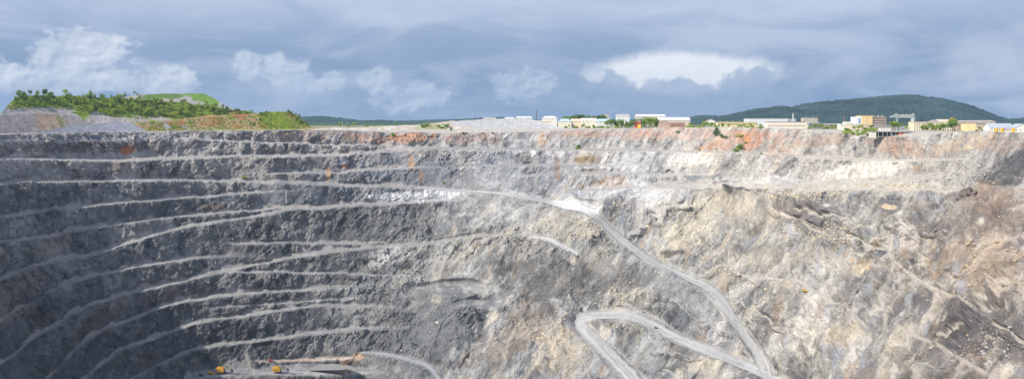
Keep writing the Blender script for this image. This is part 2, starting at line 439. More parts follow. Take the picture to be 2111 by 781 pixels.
def blur(A, n, axis):
    for _ in range(n):
        A = (np.roll(A, 1, axis) + 2 * A + np.roll(A, -1, axis)) / 4 if False else A
        s = [slice(None)] * 2; p = np.pad(A, [(1, 1) if a == axis else (0, 0) for a in (0, 1)], mode='edge')
        a = [slice(None)] * 2; b = [slice(None)] * 2; c = [slice(None)] * 2
        a[axis] = slice(0, -2); b[axis] = slice(1, -1); c[axis] = slice(2, None)
        A = (p[tuple(a)] + 2 * p[tuple(b)] + p[tuple(c)]) / 4
    return A
LY = blur(LY, 1, 1)
TY = np.exp(LY); TX = wx(PX, TY); TZ = wz(PY, TY)
BASE = np.stack([TX, TY, TZ], -1)
gu = np.gradient(BASE, axis=1); gv = np.gradient(BASE, axis=0)
NRM = np.cross(gv, gu); NRM /= np.linalg.norm(NRM, axis=-1, keepdims=True) + 1e-9
NRM *= np.sign(NRM[..., 2:3] + 1e-6)
for k in range(3): NRM[..., k] = blur(blur(NRM[..., k], 4, 1), 4, 0)
NRM /= np.linalg.norm(NRM, axis=-1, keepdims=True)
# --- displacement
soft = np.clip(bench + road + .8 * trail + flatm + .8 * ledge, 0, 1)
rock = (1 - blur(blur(soft, 2, 0), 2, 1)) * (1 - 0.85 * blur(blur(talus, 2, 0), 2, 1))
# rock strength by region: strong on the faces, weaker on the tipped slopes
rough_ = np.clip(.62 + 1.1 * fbm(TX / 70, TY / 70, TZ / 40 + 91, 3), .22, 1.25)
amp = left * .95 * rough_ + back * 0.6 * rough_ + (1 - left - back) * 0.62
outcrop = sstep(-0.05, 0.35, fp(150, 90, 31.0, 4))
amp = amp * np.where(left + back > 0.5, 1.0, 0.45 + 1.1 * np.maximum(outcrop, cliff))
A1 = np.array([0.55, 0.25, 0.80]); A1 /= np.linalg.norm(A1)
along = TX * A1[0] + TY * A1[1] + TZ * A1[2]
QX, QY, QZ = (TX - 0.80 * along * A1[0], TY - 0.80 * along * A1[1], TZ - 0.80 * along * A1[2])
form = np.zeros(PX.shape)
for (pts, h_, w_) in [([(1190, 640), (1150, 700), (1105, 790)], 11, 38), ([(1290, 452), (1400, 428), (1510, 404)], 13, 40), ([(1510, 404), (1620, 432), (1760, 470), (1805, 502)], 15, 26), ([(1700, 525), (1640, 600), (1600, 690)], 15, 40),
                      ([(1850, 560), (1790, 640), (1730, 750)], 16, 42), ([(2130, 325), (2030, 425), (1960, 520)], 10, 44), ([(2090, 560), (1990, 690), (1930, 790)], 15, 40), ([(1050, 520), (990, 600), (930, 690)], 7, 40), ([(1300, 560), (1260, 600), (1225, 630)], 8, 24), ([(1400, 745), (1370, 790)], 8, 30),
                      ([(1070, 560), (1010, 640), (950, 740), (900, 790)], -8, 44), ([(1840, 480), (1770, 560), (1700, 650), (1660, 770)], -14, 32), ([(1960, 400), (1900, 470), (1850, 540)], -10, 36), ([(2060, 630), (1950, 760)], -15, 34), ([(1560, 470), (1500, 540)], -9, 28), ([(1180, 540), (1130, 600)], -6, 34)]:
    dd = seg_dist(PX + 22 * wob + 14 * wob2, PY + 18 * wob3 + 8 * wob2, pts, [w_] * len(pts)); form = form + h_ * np.where(dd < 1, (1 - dd), 0) ** 1.2
rid = lambda s, o, a=False: 1 - 2.2 * np.abs(perlin((QX if a else TX) / s + o, (QY if a else TY) / s, (QZ if a else TZ) / s + 2 * o))
NB = np.array([-0.80, 0.22, 0.55]); NB /= np.linalg.norm(NB)
bedc = TX * NB[0] + TY * NB[1] + TZ * NB[2] + 5 * perlin(TX / 40, TY / 40, TZ / 40 + 3) + 1.6 * perlin(TX / 9, TY / 9, TZ / 9)
saw = lambda p: (bedc / p) % 1.0
bed = np.where(fbm(TX / 50, TY / 50, TZ / 50 + 22, 2) > -0.15, 1.0, 0.35)
rib = fbm(TX / 11, TY / 11, TZ / 46 + 4, 3)                     # upright ribs of the blasted faces
wj = 1.6 * perlin(TX / 7, TY / 7, TZ / 7 + 8)
cl1 = cells((QX + wj) / 10, (QY + wj) / 10, (QZ - wj) / 10); cl2 = cells((TX + wj) / 5.2, TY / 5.2, (TZ + wj) / 4.4); cl3 = cells((QX - wj) / 20 + 7, QY / 20, (QZ + wj) / 20)
D = 4.5 * perlin(TX / 75, TY / 75, TZ / 60) + 2.2 * rid(34, 3.3) + 1.4 * rid(17, 8.1) + 4.5 * cl3 + 4.2 * cl1 + 2.6 * cl2 + 0.8 * rid(9, 1.7, True) + .7 * perlin(TX / 3, TY / 3, TZ / 3)
D = D + (3.2 * rib) * (left + back)
bed = sstep(-.05, .3, fbm(TX / 45, TY / 45, TZ / 45 + 22, 3)) * (1 - .6 * back - .3 * left)
D = D + bed * (3.2 * (saw(17) - .5) + 2.4 * (saw(6.1) - .5)) + (1 - left - back) * 1.3 * (saw(4.3) - .5)
gul = (1 - left - back) * (12 * perlin(QX / 95, QY / 95, QZ / 95 + 1) + 6 * rid(62, 6.6, True) + 3 * rid(28, 2.6))
D2 = 0.25 * perlin(TX / 9, TY / 9, TZ / 9) + 0.12 * perlin(TX / 3, TY / 3, TZ / 3)
disp = D * rock * amp + (gul + form * (1 - left)) * (1 - blur(blur(np.clip(soft - .8 * trail, 0, 1), 6, 0), 6, 1)) + D2 * (1 - road)
edge = sstep(0, 0.012, tt)[:, None]
disp = disp * edge
TP = BASE + NRM * disp[..., None]
# --- colour of the rock, plus painted shade at the lower left and a cave mouth
def ell(cx, cy, rx, ry, rot=0, soft_=0.22, wq=0.5):
    c, s = math.cos(math.radians(rot)), math.sin(math.radians(rot)); x = PX - cx; y = PY - cy
    d = np.hypot((x * c + y * s) / rx, (-x * s + y * c) / ry) + wq * wob2 * 1.7 + wq * 0.9 * wob + .5 * stre
    return sstep(1 + soft_ * .5, 1 - soft_, d)[..., None]
stre = fbm(QX / 9, QY / 9, QZ / 9 + 40, 4)           # streaks along the foliation
big = fbm(TX / 60, TY / 60, TZ / 60 + 9, 4)
vert = fbm(TX / 6, TY / 6, TZ / 60, 3)               # seepage streaks down the faces
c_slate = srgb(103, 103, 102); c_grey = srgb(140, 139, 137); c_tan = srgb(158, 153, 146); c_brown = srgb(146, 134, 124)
c_dust = srgb(164, 162, 160); c_pale = srgb(206, 204, 200); c_white = srgb(226, 224, 218); c_orange = srgb(186, 128, 82)
L_ = left[..., None]; B_ = back[..., None]
CC = np.ones(PX.shape + (3,)) * c_grey
CC = CC * (1 - B_) + B_ * srgb(164, 162, 161)
warm = sstep(1150, 1650, PX - 0.35 * (PY - 450) + 110 * wob3)[..., None] * (1 - L_)
CC = CC * (1 - 0.8 * warm) + 0.8 * warm * c_tan
br = sstep(1820, 2080, PX + 60 * wob3)[..., None] * sstep(370, 460, PY)[..., None]
CC = CC * (1 - 0.75 * br) + 0.75 * br * c_brown
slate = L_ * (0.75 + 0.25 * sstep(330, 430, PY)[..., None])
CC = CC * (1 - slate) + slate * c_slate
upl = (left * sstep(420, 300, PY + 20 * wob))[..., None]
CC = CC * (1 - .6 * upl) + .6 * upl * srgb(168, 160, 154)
dusty = (left * sstep(-.05, .4, fbm(TX / 45, TY / 45, TZ / 30 + 61, 4)))[..., None]
CC = CC * (1 - .55 * dusty) + .55 * dusty * srgb(160, 157, 153)
# dark rock lower down the left, its shade painted into the colour too
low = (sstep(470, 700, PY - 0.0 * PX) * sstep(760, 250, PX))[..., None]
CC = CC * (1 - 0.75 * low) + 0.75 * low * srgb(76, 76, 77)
fine_ = fbm(TX / 4, TY / 4, TZ / 4 + 31, 3); crack = sstep(.09, .0, np.abs(perlin(QX / 13 + 3, QY / 13, QZ / 13))) * sstep(-.1, .3, big)
st2 = fbm(QX / 3.2, QY / 3.2, QZ / 3.2 + 13, 3); st3 = fbm(QX / 22, QY / 22, QZ / 22 + 51, 4)
v = (1 + (.42 * cl1 + .34 * cl2 + .3 * cl3) * (1 - soft) + 0.50 * stre + 0.40 * big + 0.22 * fine_ + (.40 * st2 + .6 * st3) * (1 - .6 * left) - .35 * crack * (1 - soft))[..., None]
CC = CC * np.clip(v, 0.35, 1.9)
# foliation streaks on the tipped slopes: dark, rusty and pale bands
jit = 1.2 * perlin(TX / 6, TZ / 6, TY * 0 + 3.3); E1, E2, E3 = TX - 0.86 * along * A1[0] + jit, TY * .25, TZ - 0.86 * along * A1[2] - jit
cen = (1 - left - back) * (1 - .85 * soft); brk_ = np.clip(.85 + .8 * fine_, 0, 1.2)
for (sc_, of_, lo_, hi_, cl_, w_) in ((8, 3.0, .02, .32, (88, 90, 94), .62), (5, 44.0, .08, .40, (200, 194, 184), .6), (11, 71.0, .16, .42, (150, 122, 92), .5), (3, 23.0, .1, .4, (98, 98, 100), .5), (6, 93.0, .18, .45, (150, 156, 166), .6)):
    m = (sstep(lo_, hi_, fbm(E1 / sc_, E2 / sc_, E3 / sc_ + of_, 4)) * cen * w_ * brk_)[..., None]; CC = CC * (1 - m) + m * srgb(*cl_)
# tan seams and pale patches
seam = (sstep(0.12, 0.5, fbm(QX / 26, QY / 26, QZ / 26 + 77, 4)) * (1 - left))[..., None]
CC = CC * (1 - 0.55 * seam) + 0.55 * seam * srgb(200, 189, 170)
dark = (sstep(0.15, 0.5, fbm(QX / 40, QY / 40, QZ / 40 + 15, 4)) * (1 - 0.6 * back))[..., None]
CC = CC * (1 - 0.4 * dark) + 0.4 * dark * srgb(98, 100, 104)
SPOT = [
    (1060, 358, 140, 44, 0, (126, 132, 144), .7), (800, 350, 190, 34, 0, (118, 126, 138), .6), (1210, 400, 60, 14, 0, (140, 146, 156), .6), (640, 400, 200, 24, -3, (122, 128, 138), .5),  # cx, cy, rx, ry, rot, colour, strength
    (190, 305, 230, 12, -2, (96, 84, 78), .75), (262, 312, 15, 13, 0, (196, 106, 48), .9), (255, 345, 30, 22, 0, (160, 128, 104), .5),
    (185, 322, 110, 7, 1, (176, 168, 166), .7), (60, 284, 330, 8, 0, (132, 138, 152), .7), (375, 305, 22, 30, 20, (176, 172, 172), .6),
    (640, 278, 110, 13, 0, (190, 160, 140), .55), (750, 284, 60, 9, 4, (196, 140, 104), .75), (850, 284, 50, 14, 0, (200, 138, 98), .8),
    (955, 284, 70, 12, 0, (190, 140, 108), .6), (1120, 285, 14, 26, 0, (206, 150, 104), .7), (1230, 276, 130, 8, 0, (198, 148, 116), .75),
    (1400, 274, 120, 14, 0, (206, 164, 138), .7), (1500, 292, 80, 18, -20, (210, 138, 88), .7), (1560, 290, 40, 16, -20, (214, 130, 78), .7),
    (1610, 300, 50, 18, -25, (204, 150, 112), .6), (1700, 290, 60, 14, -10, (186, 140, 104), .5), (1850, 300, 60, 24, 20, (196, 150, 118), .7),
    (1980, 300, 70, 16, -15, (212, 178, 136), .7), (2080, 300, 60, 18, 0, (170, 140, 118), .7),
    (676, 358, 5, 16, 0, (214, 150, 62), .9), (712, 345, 10, 7, 0, (170, 104, 66), .8), (848, 336, 7, 16, 0, (206, 144, 70), .7), (868, 365, 4, 14, 0, (196, 126, 70), .7),
    (1150, 348, 8, 22, 0, (140, 104, 78), .8), (1085, 332, 26, 10, 0, (128, 108, 92), .6), (1208, 332, 26, 10, 0, (140, 112, 62), .85), (1222, 352, 26, 5, 0, (100, 80, 56), .8),
    (1262, 377, 30, 13, 0, (168, 116, 64), .85), (1225, 380, 16, 12, 0, (138, 116, 100), .7), (1198, 384, 7, 7, 0, (176, 144, 80), .7), (1481, 384, 6, 9, 0, (186, 118, 58), .9),
    (1104, 350, 5, 40, 0, (190, 186, 170), .6), (860, 405, 95, 13, -3, (222, 222, 222), .8), (920, 398, 60, 9, 0, (226, 226, 226), .6),
    (1200, 427, 42, 8, 12, (216, 215, 212), .9), (1090, 403, 60, 6, 8, (206, 208, 212), .6),
    (1330, 350, 110, 38, 0, (212, 212, 214), .5), (1270, 400, 110, 25, 0, (216, 217, 220), .6), (1430, 330, 60, 18, -10, (232, 222, 208), .7),
    (1350, 420, 60, 45, -35, (222, 220, 216), .6), (1420, 470, 90, 40, -40, (228, 214, 184), .6), (1560, 375, 120, 13, 0, (214, 212, 208), .75),
    (1790, 350, 95, 19, -6, (220, 212, 198), .9), (1890, 348, 14, 8, 0, (190, 140, 86), .7), (1965, 345, 45, 26, -20, (196, 186, 174), .6),
    (1830, 383, 150, 9, 0, (224, 214, 196), .7), (1820, 370, 120, 5, -3, (150, 150, 156), .7), (1440, 363, 30, 9, 0, (112, 118, 128), .7),
    (1640, 400, 60, 10, 8, (196, 188, 176), .6), (1700, 425, 70, 14, 10, (120, 116, 116), .55), (1845, 425, 25, 30, 0, (84, 84, 94), .7),
    (1835, 428, 16, 5, 0, (206, 182, 142), .9), (2080, 362, 120, 32, -38, (80, 78, 80), .95), (1690, 452, 90, 16, 12, (104, 100, 98), .8), (1930, 480, 60, 26, 25, (108, 98, 92), .75), (1580, 520, 70, 14, 8, (118, 112, 106), .7), (1760, 600, 60, 18, -35, (120, 114, 110), .7), (1540, 690, 50, 20, 40, (112, 110, 108), .7), (2085, 470, 50, 34, 0, (104, 90, 80), .75), (1990, 450, 60, 100, 35, (112, 104, 100), .6),
    (2060, 430, 60, 35, 0, (164, 132, 106), .6), (1560, 440, 80, 25, 10, (190, 172, 146), .5), (1700, 480, 80, 30, 10, (126, 118, 114), .5),
    (1650, 540, 170, 22, 5, (194, 178, 152), .5), (1620, 600, 40, 14, 25, (208, 190, 162), .7), (1790, 555, 26, 14, 0, (224, 198, 146), .7),
    (1690, 700, 60, 55, -30, (222, 212, 194), .65), (1755, 710, 40, 22, -30, (224, 200, 156), .55), (2060, 560, 70, 80, 30, (176, 146, 112), .55),
    (2010, 690, 75, 55, -20, (72, 70, 74), .8), (1900, 750, 70, 30, 10, (120, 108, 98), .6), (2080, 690, 40, 60, 0, (92, 84, 82), .6),
    (1120, 580, 120, 60, 15, (96, 94, 92), .75), (1250, 565, 90, 40, 12, (104, 100, 95), .7), (1395, 525, 22, 7, 0, (52, 46, 42), .9), (1390, 590, 110, 24, 25, (130, 130, 130), .6), (1340, 690, 90, 50, 30, (118, 118, 114), .6), (1060, 515, 90, 26, -10, (206, 200, 188), .55),  # the near-black one paints the shade inside a cave mouth
    (910, 545, 110, 40, -30, (198, 192, 180), .6), (950, 600, 90, 16, 5, (192, 190, 184), .6), (890, 680, 130, 80, -30, (104, 107, 110), .75),
    (1160, 720, 50, 70, 35, (206, 186, 156), .6), (1060, 700, 90, 40, -42, (150, 128, 104), .5), (1250, 540, 40, 20, 0, (200, 190, 174), .4), (1300, 625, 45, 30, 0, (196, 186, 168), .5),
    (1000, 440, 120, 30, 0, (196, 192, 186), .55), (1180, 465, 80, 26, 15, (206, 196, 176), .55), (1340, 710, 40, 40, 40, (196, 198, 198), .5), (1440, 620, 90, 50, 30, (150, 154, 156), .5),
    (820, 520, 60, 25, -20, (206, 204, 198), .6), (740, 600, 60, 30, -25, (168, 170, 168), .5), (720, 655, 40, 24, -30, (176, 176, 170), .5), (660, 700, 40, 18, -20, (150, 152, 150), .5),
    (100, 505, 40, 20, -20, (168, 146, 132), .5), (40, 590, 50, 22, -30, (168, 142, 122), .55), (20, 640, 40, 20, -30, (150, 124, 104), .5), (200, 665, 50, 22, -30, (86, 66, 56), .6),
    (340, 610, 40, 12, -15, (112, 74, 52), .6), (90, 650, 30, 22, -30, (72, 60, 56), .6), (440, 427, 22, 8, 0, (150, 112, 70), .5), (300, 740, 30, 14, -30, (92, 68, 52), .6),
    (712, 748, 24, 5, -4, (96, 72, 58), .9), (738, 737, 18, 9, -25, (186, 146, 112), .9), (660, 740, 95, 3.2, -1.5, (214, 186, 162), .85), (650, 757, 85, 9, 0, (176, 172, 170), .7),
]
for (cx, cy, rx, ry, rot, c, st) in SPOT:
    m = ell(cx, cy, rx, ry, rot) * st * np.clip((0.9 if st >= .8 or np.mean(c) < 130 else 0.62) + 0.7 * stre + 0.5 * wob2 + .8 * vert * np.clip(left + back, 0, 1), 0.1, 1)[..., None]
    c = np.array(c) * 0.78 + 0.22 * np.mean(c); c = c * (1.0 if st >= .8 else .95)
    CC = CC * (1 - m) + m * srgb(*c) * np.clip(1 + 0.30 * stre + 0.12 * wob2 + .3 * fine_, .5, 1.6)[..., None]
# rust seepage on the steep faces
rs = (sstep(0.30, 0.55, fbm(TX / 34, TY / 34, TZ / 60 + 5, 3)) * sstep(-0.05, 0.35, vert) * (left * .8 + back * .6))[..., None]
CC = CC * (1 - 0.5 * rs) + 0.5 * rs * srgb(132, 96, 70)
# dust on the flats and talus
dn = (1 + 0.10 * stre + 0.1 * wob)[..., None]
bm = blur(bench, 1, 0)[..., None]
dustc = c_dust * (1 - warm) + srgb(204, 196, 182) * warm
lg = (ledge * .6)[..., None]; CC = CC * (1 - lg) + lg * dustc * dn
bm = bm * np.clip(.85 + .5 * wob[..., None] + .4 * wob2[..., None], .3, 1)
CC = CC * (1 - 0.85 * bm) + 0.85 * bm * dustc * dn * np.clip(.9 + .4 * fine_, .5, 1.2)[..., None]
tm = talus[..., None] * 0.65
CC = CC * (1 - tm) + tm * srgb(162, 157, 153) * dn
tq = trail[..., None] * .55; CC = CC * (1 - tq) + tq * srgb(172, 164, 152) * dn
CC0 = CC.copy(); rm = road[..., None] * 0.45
CC = CC * (1 - rm) + rm * (srgb(172, 171, 170) * (1 - warm * .5) + warm * .5 * srgb(198, 188, 172)) * dn
for (cx, cy, rx, ry, rot, c, st) in [(645, 741, 105, 4, -2.3, (190, 172, 158), .8), (714, 748, 26, 5, -4, (98, 74, 60), .85), (742, 735, 16, 8, -25, (172, 146, 124), .8), (1090, 408, 40, 5, 14, (214, 213, 210), .6), (650, 768, 120, 5, 0, (186, 184, 182), .6)]:
    m = ell(cx, cy, rx, ry, rot, .3, .25) * st; CC = CC * (1 - m) + m * srgb(*c) * dn
# gravel grain and scattered pale and dark fragments
gr = rng.normal(0, 1, PX.shape); gr2 = rng.random(PX.shape)
grain = np.clip(1 + (.07 * (1 - soft) + .03) * gr, .45, 1.7)[..., None]; CC = CC * grain
fr = ((gr2 > .985) * sstep(0, .3, wob) * (1 - soft) * (1 - .6 * left) * .6)[..., None]; CC = CC * (1 - fr) + fr * srgb(214, 206, 190)
fd = ((gr2 < .012) * (1 - soft) * .6)[..., None]; CC = CC * (1 - fd) + fd * srgb(70, 70, 72)
# close the sheet outward: plain beyond the rim, and the near side of the pit under the camera
outY = rim_Y(cols)[None, :] * 1.0 + np.array([4, 10, 20, 35, 55, 80, 120, 180, 260, 360, 500, 700, 1000, 1500, 2300, 3500, 5500, 8000])[:, None]
oPX = np.tile(cols, (outY.shape[0], 1)); oZ = ground_z(oPX, outY); oX = wx(oPX, outY)
oZ = oZ + 0.5 * fbm(oX / 30, outY / 30, oZ * 0 + 3, 3) * (outY < 3000)
ocol = np.ones(oPX.shape + (3,)) * srgb(182, 176, 166)
ocol = np.where(((outY - rim_Y(oPX)) > 160)[..., None], srgb(140, 140, 112), ocol); ocol = np.where(((outY - rim_Y(oPX)) > 800)[..., None], srgb(64, 86, 66), ocol)
warmc = np.array([0.93, 0.85, 0.72, 0.55, 0.3])[:, None]
inY = TP[-1, :, 1][None, :] * warmc; inX = wx(np.tile(cols, (5, 1)), inY); inZ = TP[-1, :, 2][None, :] * np.array([1.02, 1.03, 1.03, 0.9, 0.5])[:, None]
icol = np.ones(inX.shape + (3,)) * c_grey
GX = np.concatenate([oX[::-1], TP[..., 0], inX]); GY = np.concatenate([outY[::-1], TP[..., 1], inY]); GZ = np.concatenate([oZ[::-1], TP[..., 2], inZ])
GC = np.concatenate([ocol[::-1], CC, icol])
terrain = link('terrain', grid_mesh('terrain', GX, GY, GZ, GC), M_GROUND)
tag(terrain, 'stepped grey rock walls and tipped slopes of the open pit', kind='structure')


class Surf:
    """look-up of the pit surface by its own grid"""
    def at(s, px, py, base=False):
        A = BASE if base else TP
        c = np.interp(px, cols, np.arange(len(cols))); c0 = int(min(max(c, 0), len(cols) - 2)); f = c - c0
        res = 0
        for k, wgt in ((c0, 1 - f), (c0 + 1, f)):
            r = np.interp(py, PY[:, k], np.arange(NR)); r0 = int(min(max(r, 0), NR - 2)); g = r - r0
            res = res + wgt * (A[r0, k] * (1 - g) + A[r0 + 1, k] * g)
        return res
PIT = Surf()

# haul roads as sheets laid on the flattened ground
def road_strip(name, key, label, colr, m=M_ROAD, rag=.5):
    pts, wd = ROADS[key]; rp = resample(np.column_stack([np.array(pts), np.array(wd) * RWID(key) * (.8 if key.startswith('trail') else 1)]), 3)
    d = np.gradient(rp[:, :2], axis=0); d /= np.linalg.norm(d, axis=1, keepdims=True); nrm = np.column_stack([-d[:, 1], d[:, 0]])
    K = 15; rows = []
    ws = rp[:, 2] * (1 + 0.10 * fbm(np.arange(len(rp)) / 6.0, np.full(len(rp), 3.3), np.full(len(rp), 1.2), 2))
    for k in range(K):
        u_ = k / (K - 1) * 2 - 1; o = u_ * rp[:, 2] * np.clip(1 + rag * fbm(np.arange(len(rp)) / 3.5, np.full(len(rp), 3.3 if u_ > 0 else 8.1), np.full(len(rp), 1.2), 3), .3, 1.4)
        rows.append([PIT.at(rp[i, 0] + nrm[i, 0] * o[i], min(rp[i, 1] + nrm[i, 1] * o[i], 865)) for i in range(len(rp))])
    A = np.array(rows); A[..., 2] += 0.18 if key.startswith('trail') else 0.25
    for it in range(2): A[:, :, 2] = blur(A[:, :, 2], 1, 1)
    cc = np.ones(A.shape) * srgb(*colr)
    u = np.linspace(-1, 1, K)[:, None]; i_ = np.arange(A.shape[1])[None, :]
    rut = fbm(u * 7 + 0 * i_, 0 * u + i_ / 45.0, 0 * u + 0 * i_ + 2.2, 4) * 2.2
    pat = fbm(A[..., 0] / 7, A[..., 1] / 7, A[..., 2] / 7, 4); cc = cc * (1 + 0.32 * rut + .3 * pat)[..., None]
    e_ = sstep(.55, 1.0, np.abs(u) + .35 * pat)
    ci_ = np.clip(np.searchsorted(cols, A[..., 0] / A[..., 1] * F + W / 2), 0, len(cols) - 1); pq = HZ - A[..., 2] / A[..., 1] * F; ri_ = np.clip(((np.clip((pq - rimc[ci_]) / (872 - rimc[ci_]), 0, 1)) ** (1 / 1.12) * (NR - 1)).astype(int), 0, NR - 1)
    cc = cc * (1 - e_[..., None]) + e_[..., None] * CC0[ri_, ci_]
    if key == 'main':
        wp = (sstep(1125, 1150, rp[:, 0]) * sstep(1232, 1212, rp[:, 0]))[None, :, None]; cc = cc * (1 - .8 * wp) + .8 * wp * srgb(214, 213, 210)
    o = link(name, grid_mesh(name, A[..., 0], A[..., 1], A[..., 2], cc, True), m); tag(o, label, kind='structure')
    return o
road_strip('haul_road', 'main', 'pale grey haul road descending across the middle of the pit', (176, 175, 173))
road_strip('haul_road', 'hairpin', 'broad grey hairpin haul road at the bottom of the pit', (174, 173, 172))
road_strip('haul_road', 'shelf', 'short pale road end on the rock shelf', (186, 185, 183))
road_strip('haul_road', 'floor', 'grey ramp running down from the pit floor', (160, 161, 163))
road_strip('dirt_track', 'trail_a', 'tan dirt track curving down the right slope', (168, 160, 148), rag=1.1)
road_strip('dirt_track', 'trail_b', 'narrow tan dirt track right of the haul road', (168, 163, 155), rag=1.1)
road_strip('dirt_track', 'trail_c', 'tan dirt track in the lower right corner', (160, 151, 142), rag=1.1)
#@@PART2
# ------------------------------------------------------------------ heaps and hills
class Heap:
    def __init__(s, name, label, px0, px1, top, base, Yb, slope, colf, amp=1.4, crown=30, step=2.0, mat_=M_SOFT, K=34):
        c = np.arange(px0, px1 + step, step); s.slope = slope; s.base = curve(base); s.top = curve(top); s.Yb = Yb
        b = s.base(c) + 5; t = np.minimum(s.top(c), b - 0.3)
        k = np.linspace(0, 1, K)[:, None]; py = b + (t - b) * k; px = np.tile(c, (K, 1))
        Y = Yb(px) * (F * slope + b - HZ) / (F * slope + py - HZ)
        X = wx(px, Y); Z = wz(py, Y)
        n = fbm(X / 22, Y / 22, Z / 22 + px0, 4); nf = fbm(X / 5, Y / 5, Z / 5 + px0, 2)
        C_ = colf(px, py, X, Y, Z)
        d = (amp * n + amp * 0.45 * nf) * sstep(0, .2, k)
        Z = Z + d; s.px0, s.px1 = px0, px1
        bx, by, bz = [], [], []
        zt, yt = Z[-1], Y[-1]; floor_ = np.minimum(zt - 1, -26)
        for w_, f_ in ((0.35, 0.0), (0.7, 0.02), (1.0, 0.05), (1.5, .35), (2.2, .8), (2.8, 1.0)):
            yy = yt + crown * w_; bx.append(wx(c, yy)); by.append(yy); bz.append(zt + (floor_ - zt) * f_ + amp * .3 * fbm(bx[-1] / 9, yy / 9, yy * 0 + w_, 2))
        Xg = np.vstack([X, bx]); Yg = np.vstack([Y, by]); Zg = np.vstack([Z, bz])
        Cg = np.concatenate([C_, np.tile(C_[-1:], (6, 1, 1))])
        s.o = tag(link(name, grid_mesh(name, Xg, Yg, Zg, Cg), mat_), label, kind='structure')
    def at(s, px, py):
        b = float(s.base(px)) + 5; Y = float(s.Yb(np.array(px)) * (F * s.slope + b - HZ) / (F * s.slope + py - HZ))
        return np.array([wx(px, Y), Y, wz(py, Y)])

def mixc(a, b, m): return a * (1 - m[..., None]) + b * m[..., None]
def flat(c, px): return np.ones(px.shape + (3,)) * srgb(*c)
G1, G2, G3 = srgb(112, 132, 50), srgb(132, 146, 60), srgb(92, 114, 46)
def imel(px, py, cx, cy, rx, ry, rot=0, n=0):
    c, s_ = math.cos(math.radians(rot)), math.sin(math.radians(rot)); x = px - cx; y = py - cy
    return sstep(1.2, .75, np.hypot((x * c + y * s_) / rx, (-x * s_ + y * c) / ry) + .5 * n)
def col_h1(px, py, X, Y, Z):
    n = fbm(X / 8, Y / 8, Z / 8, 4); c = flat((158, 150, 148), px)
    c = mixc(c, srgb(172, 148, 122), .8 * imel(px, py, 105, 255, 32, 26, 35, n)); c = mixc(c, srgb(120, 128, 72), .7 * imel(px, py, 125, 252, 5, 20, -28, n))
    c = mixc(c, srgb(196, 190, 184), .7 * sstep(8, 1, py - curve([(-260, 222), (0, 234), (60, 229), (135, 232), (160, 236)])(px)))
    return c * (1 + .45 * n)[..., None]
def col_h1b(px, py, X, Y, Z): n = fbm(X / 6, Y / 6, Z / 6, 4); return flat((154, 156, 166), px) * (1 + .4 * n)[..., None]
def col_h2(px, py, X, Y, Z):
    n = fbm(X / 26, Y / 26, Z / 26, 4); n2 = fbm(X / 7, Y / 7, Z / 7, 3); c = mixc(flat((116, 134, 52), px), G2, sstep(-.2, .3, n)); c = mixc(c, G3, sstep(.1, .4, n2) * .8)
    c = mixc(c, srgb(146, 122, 86), sstep(.15, .4, fbm(X / 30, Y / 30, Z / 30 + 8, 3)) * .7)
    g = srgb(166, 160, 160)
    for e in ((205, 240, 24, 14, 20), (230, 250, 60, 9, 0), (290, 243, 18, 7, 20), (330, 246, 26, 5, 10), (80, 227, 70, 6, -3), (20, 228, 16, 12, -40), (135, 228, 24, 6, 0)): c = mixc(c, g, .9 * imel(px, py, *e, n2))
    return c * (1 + .25 * n2)[..., None]
def col_h3(px, py, X, Y, Z):
    n = fbm(X / 20, Y / 20, Z / 20, 4); c = flat((140, 137, 138), px)
    c = mixc(c, srgb(84, 108, 50), imel(px, py, 338, 197, 46, 8, 0, n * 1.6)); c = mixc(c, srgb(98, 126, 52), imel(px, py, 408, 198, 42, 10, 18, n * 1.6)); c = mixc(c, srgb(98, 126, 52), imel(px, py, 440, 208, 14, 12, 45, n))
    return c * (1 + .25 * n)[..., None]
def col_h4(px, py, X, Y, Z):
    n = fbm(X / 20, Y / 20, Z / 20, 4); n2 = fbm(X / 6, Y / 6, Z / 6, 3); c = mixc(flat((166, 140, 106), px), srgb(168, 112, 76), sstep(0, .35, n))
    c = mixc(c, srgb(118, 130, 62), sstep(.05, .35, fbm(X / 16, Y / 16, Z / 16 + 4, 3)) * .8)
    c = mixc(c, srgb(168, 164, 166), imel(px, py, 345, 262, 7, 14, -25, n)); c = mixc(c, srgb(168, 164, 166), imel(px, py, 385, 266, 14, 5, 30, n))
    c = mixc(c, G2 * 1.05, imel(px, py, 570, 250, 46, 22, 30, n * .6)); c = mixc(c, srgb(136, 122, 86), imel(px, py, 612, 250, 14, 18, 35, n)); c = mixc(c, G2, .6 * sstep(262, 268, py))
    return c * (1 + .25 * n2)[..., None]
def col_h5(px, py, X, Y, Z):
    n = fbm(X / 16, Y / 16, Z / 16, 4); c = mixc(flat((186, 174, 160), px), srgb(200, 196, 190), sstep(0, .3, n)); c = mixc(c, srgb(140, 146, 78), .7 * imel(px, py, 890, 263, 34, 7, 0, n))
    c = mixc(c, srgb(104, 102, 106), .8 * imel(px, py, 772, 272, 14, 5, 0, n)); return c * (1 + .2 * n)[..., None]
def col_h6(px, py, X, Y, Z): n = fbm(X / 5, Y / 5, Z / 12, 4); return flat((172, 172, 174), px) * (1 + .35 * n)[..., None]

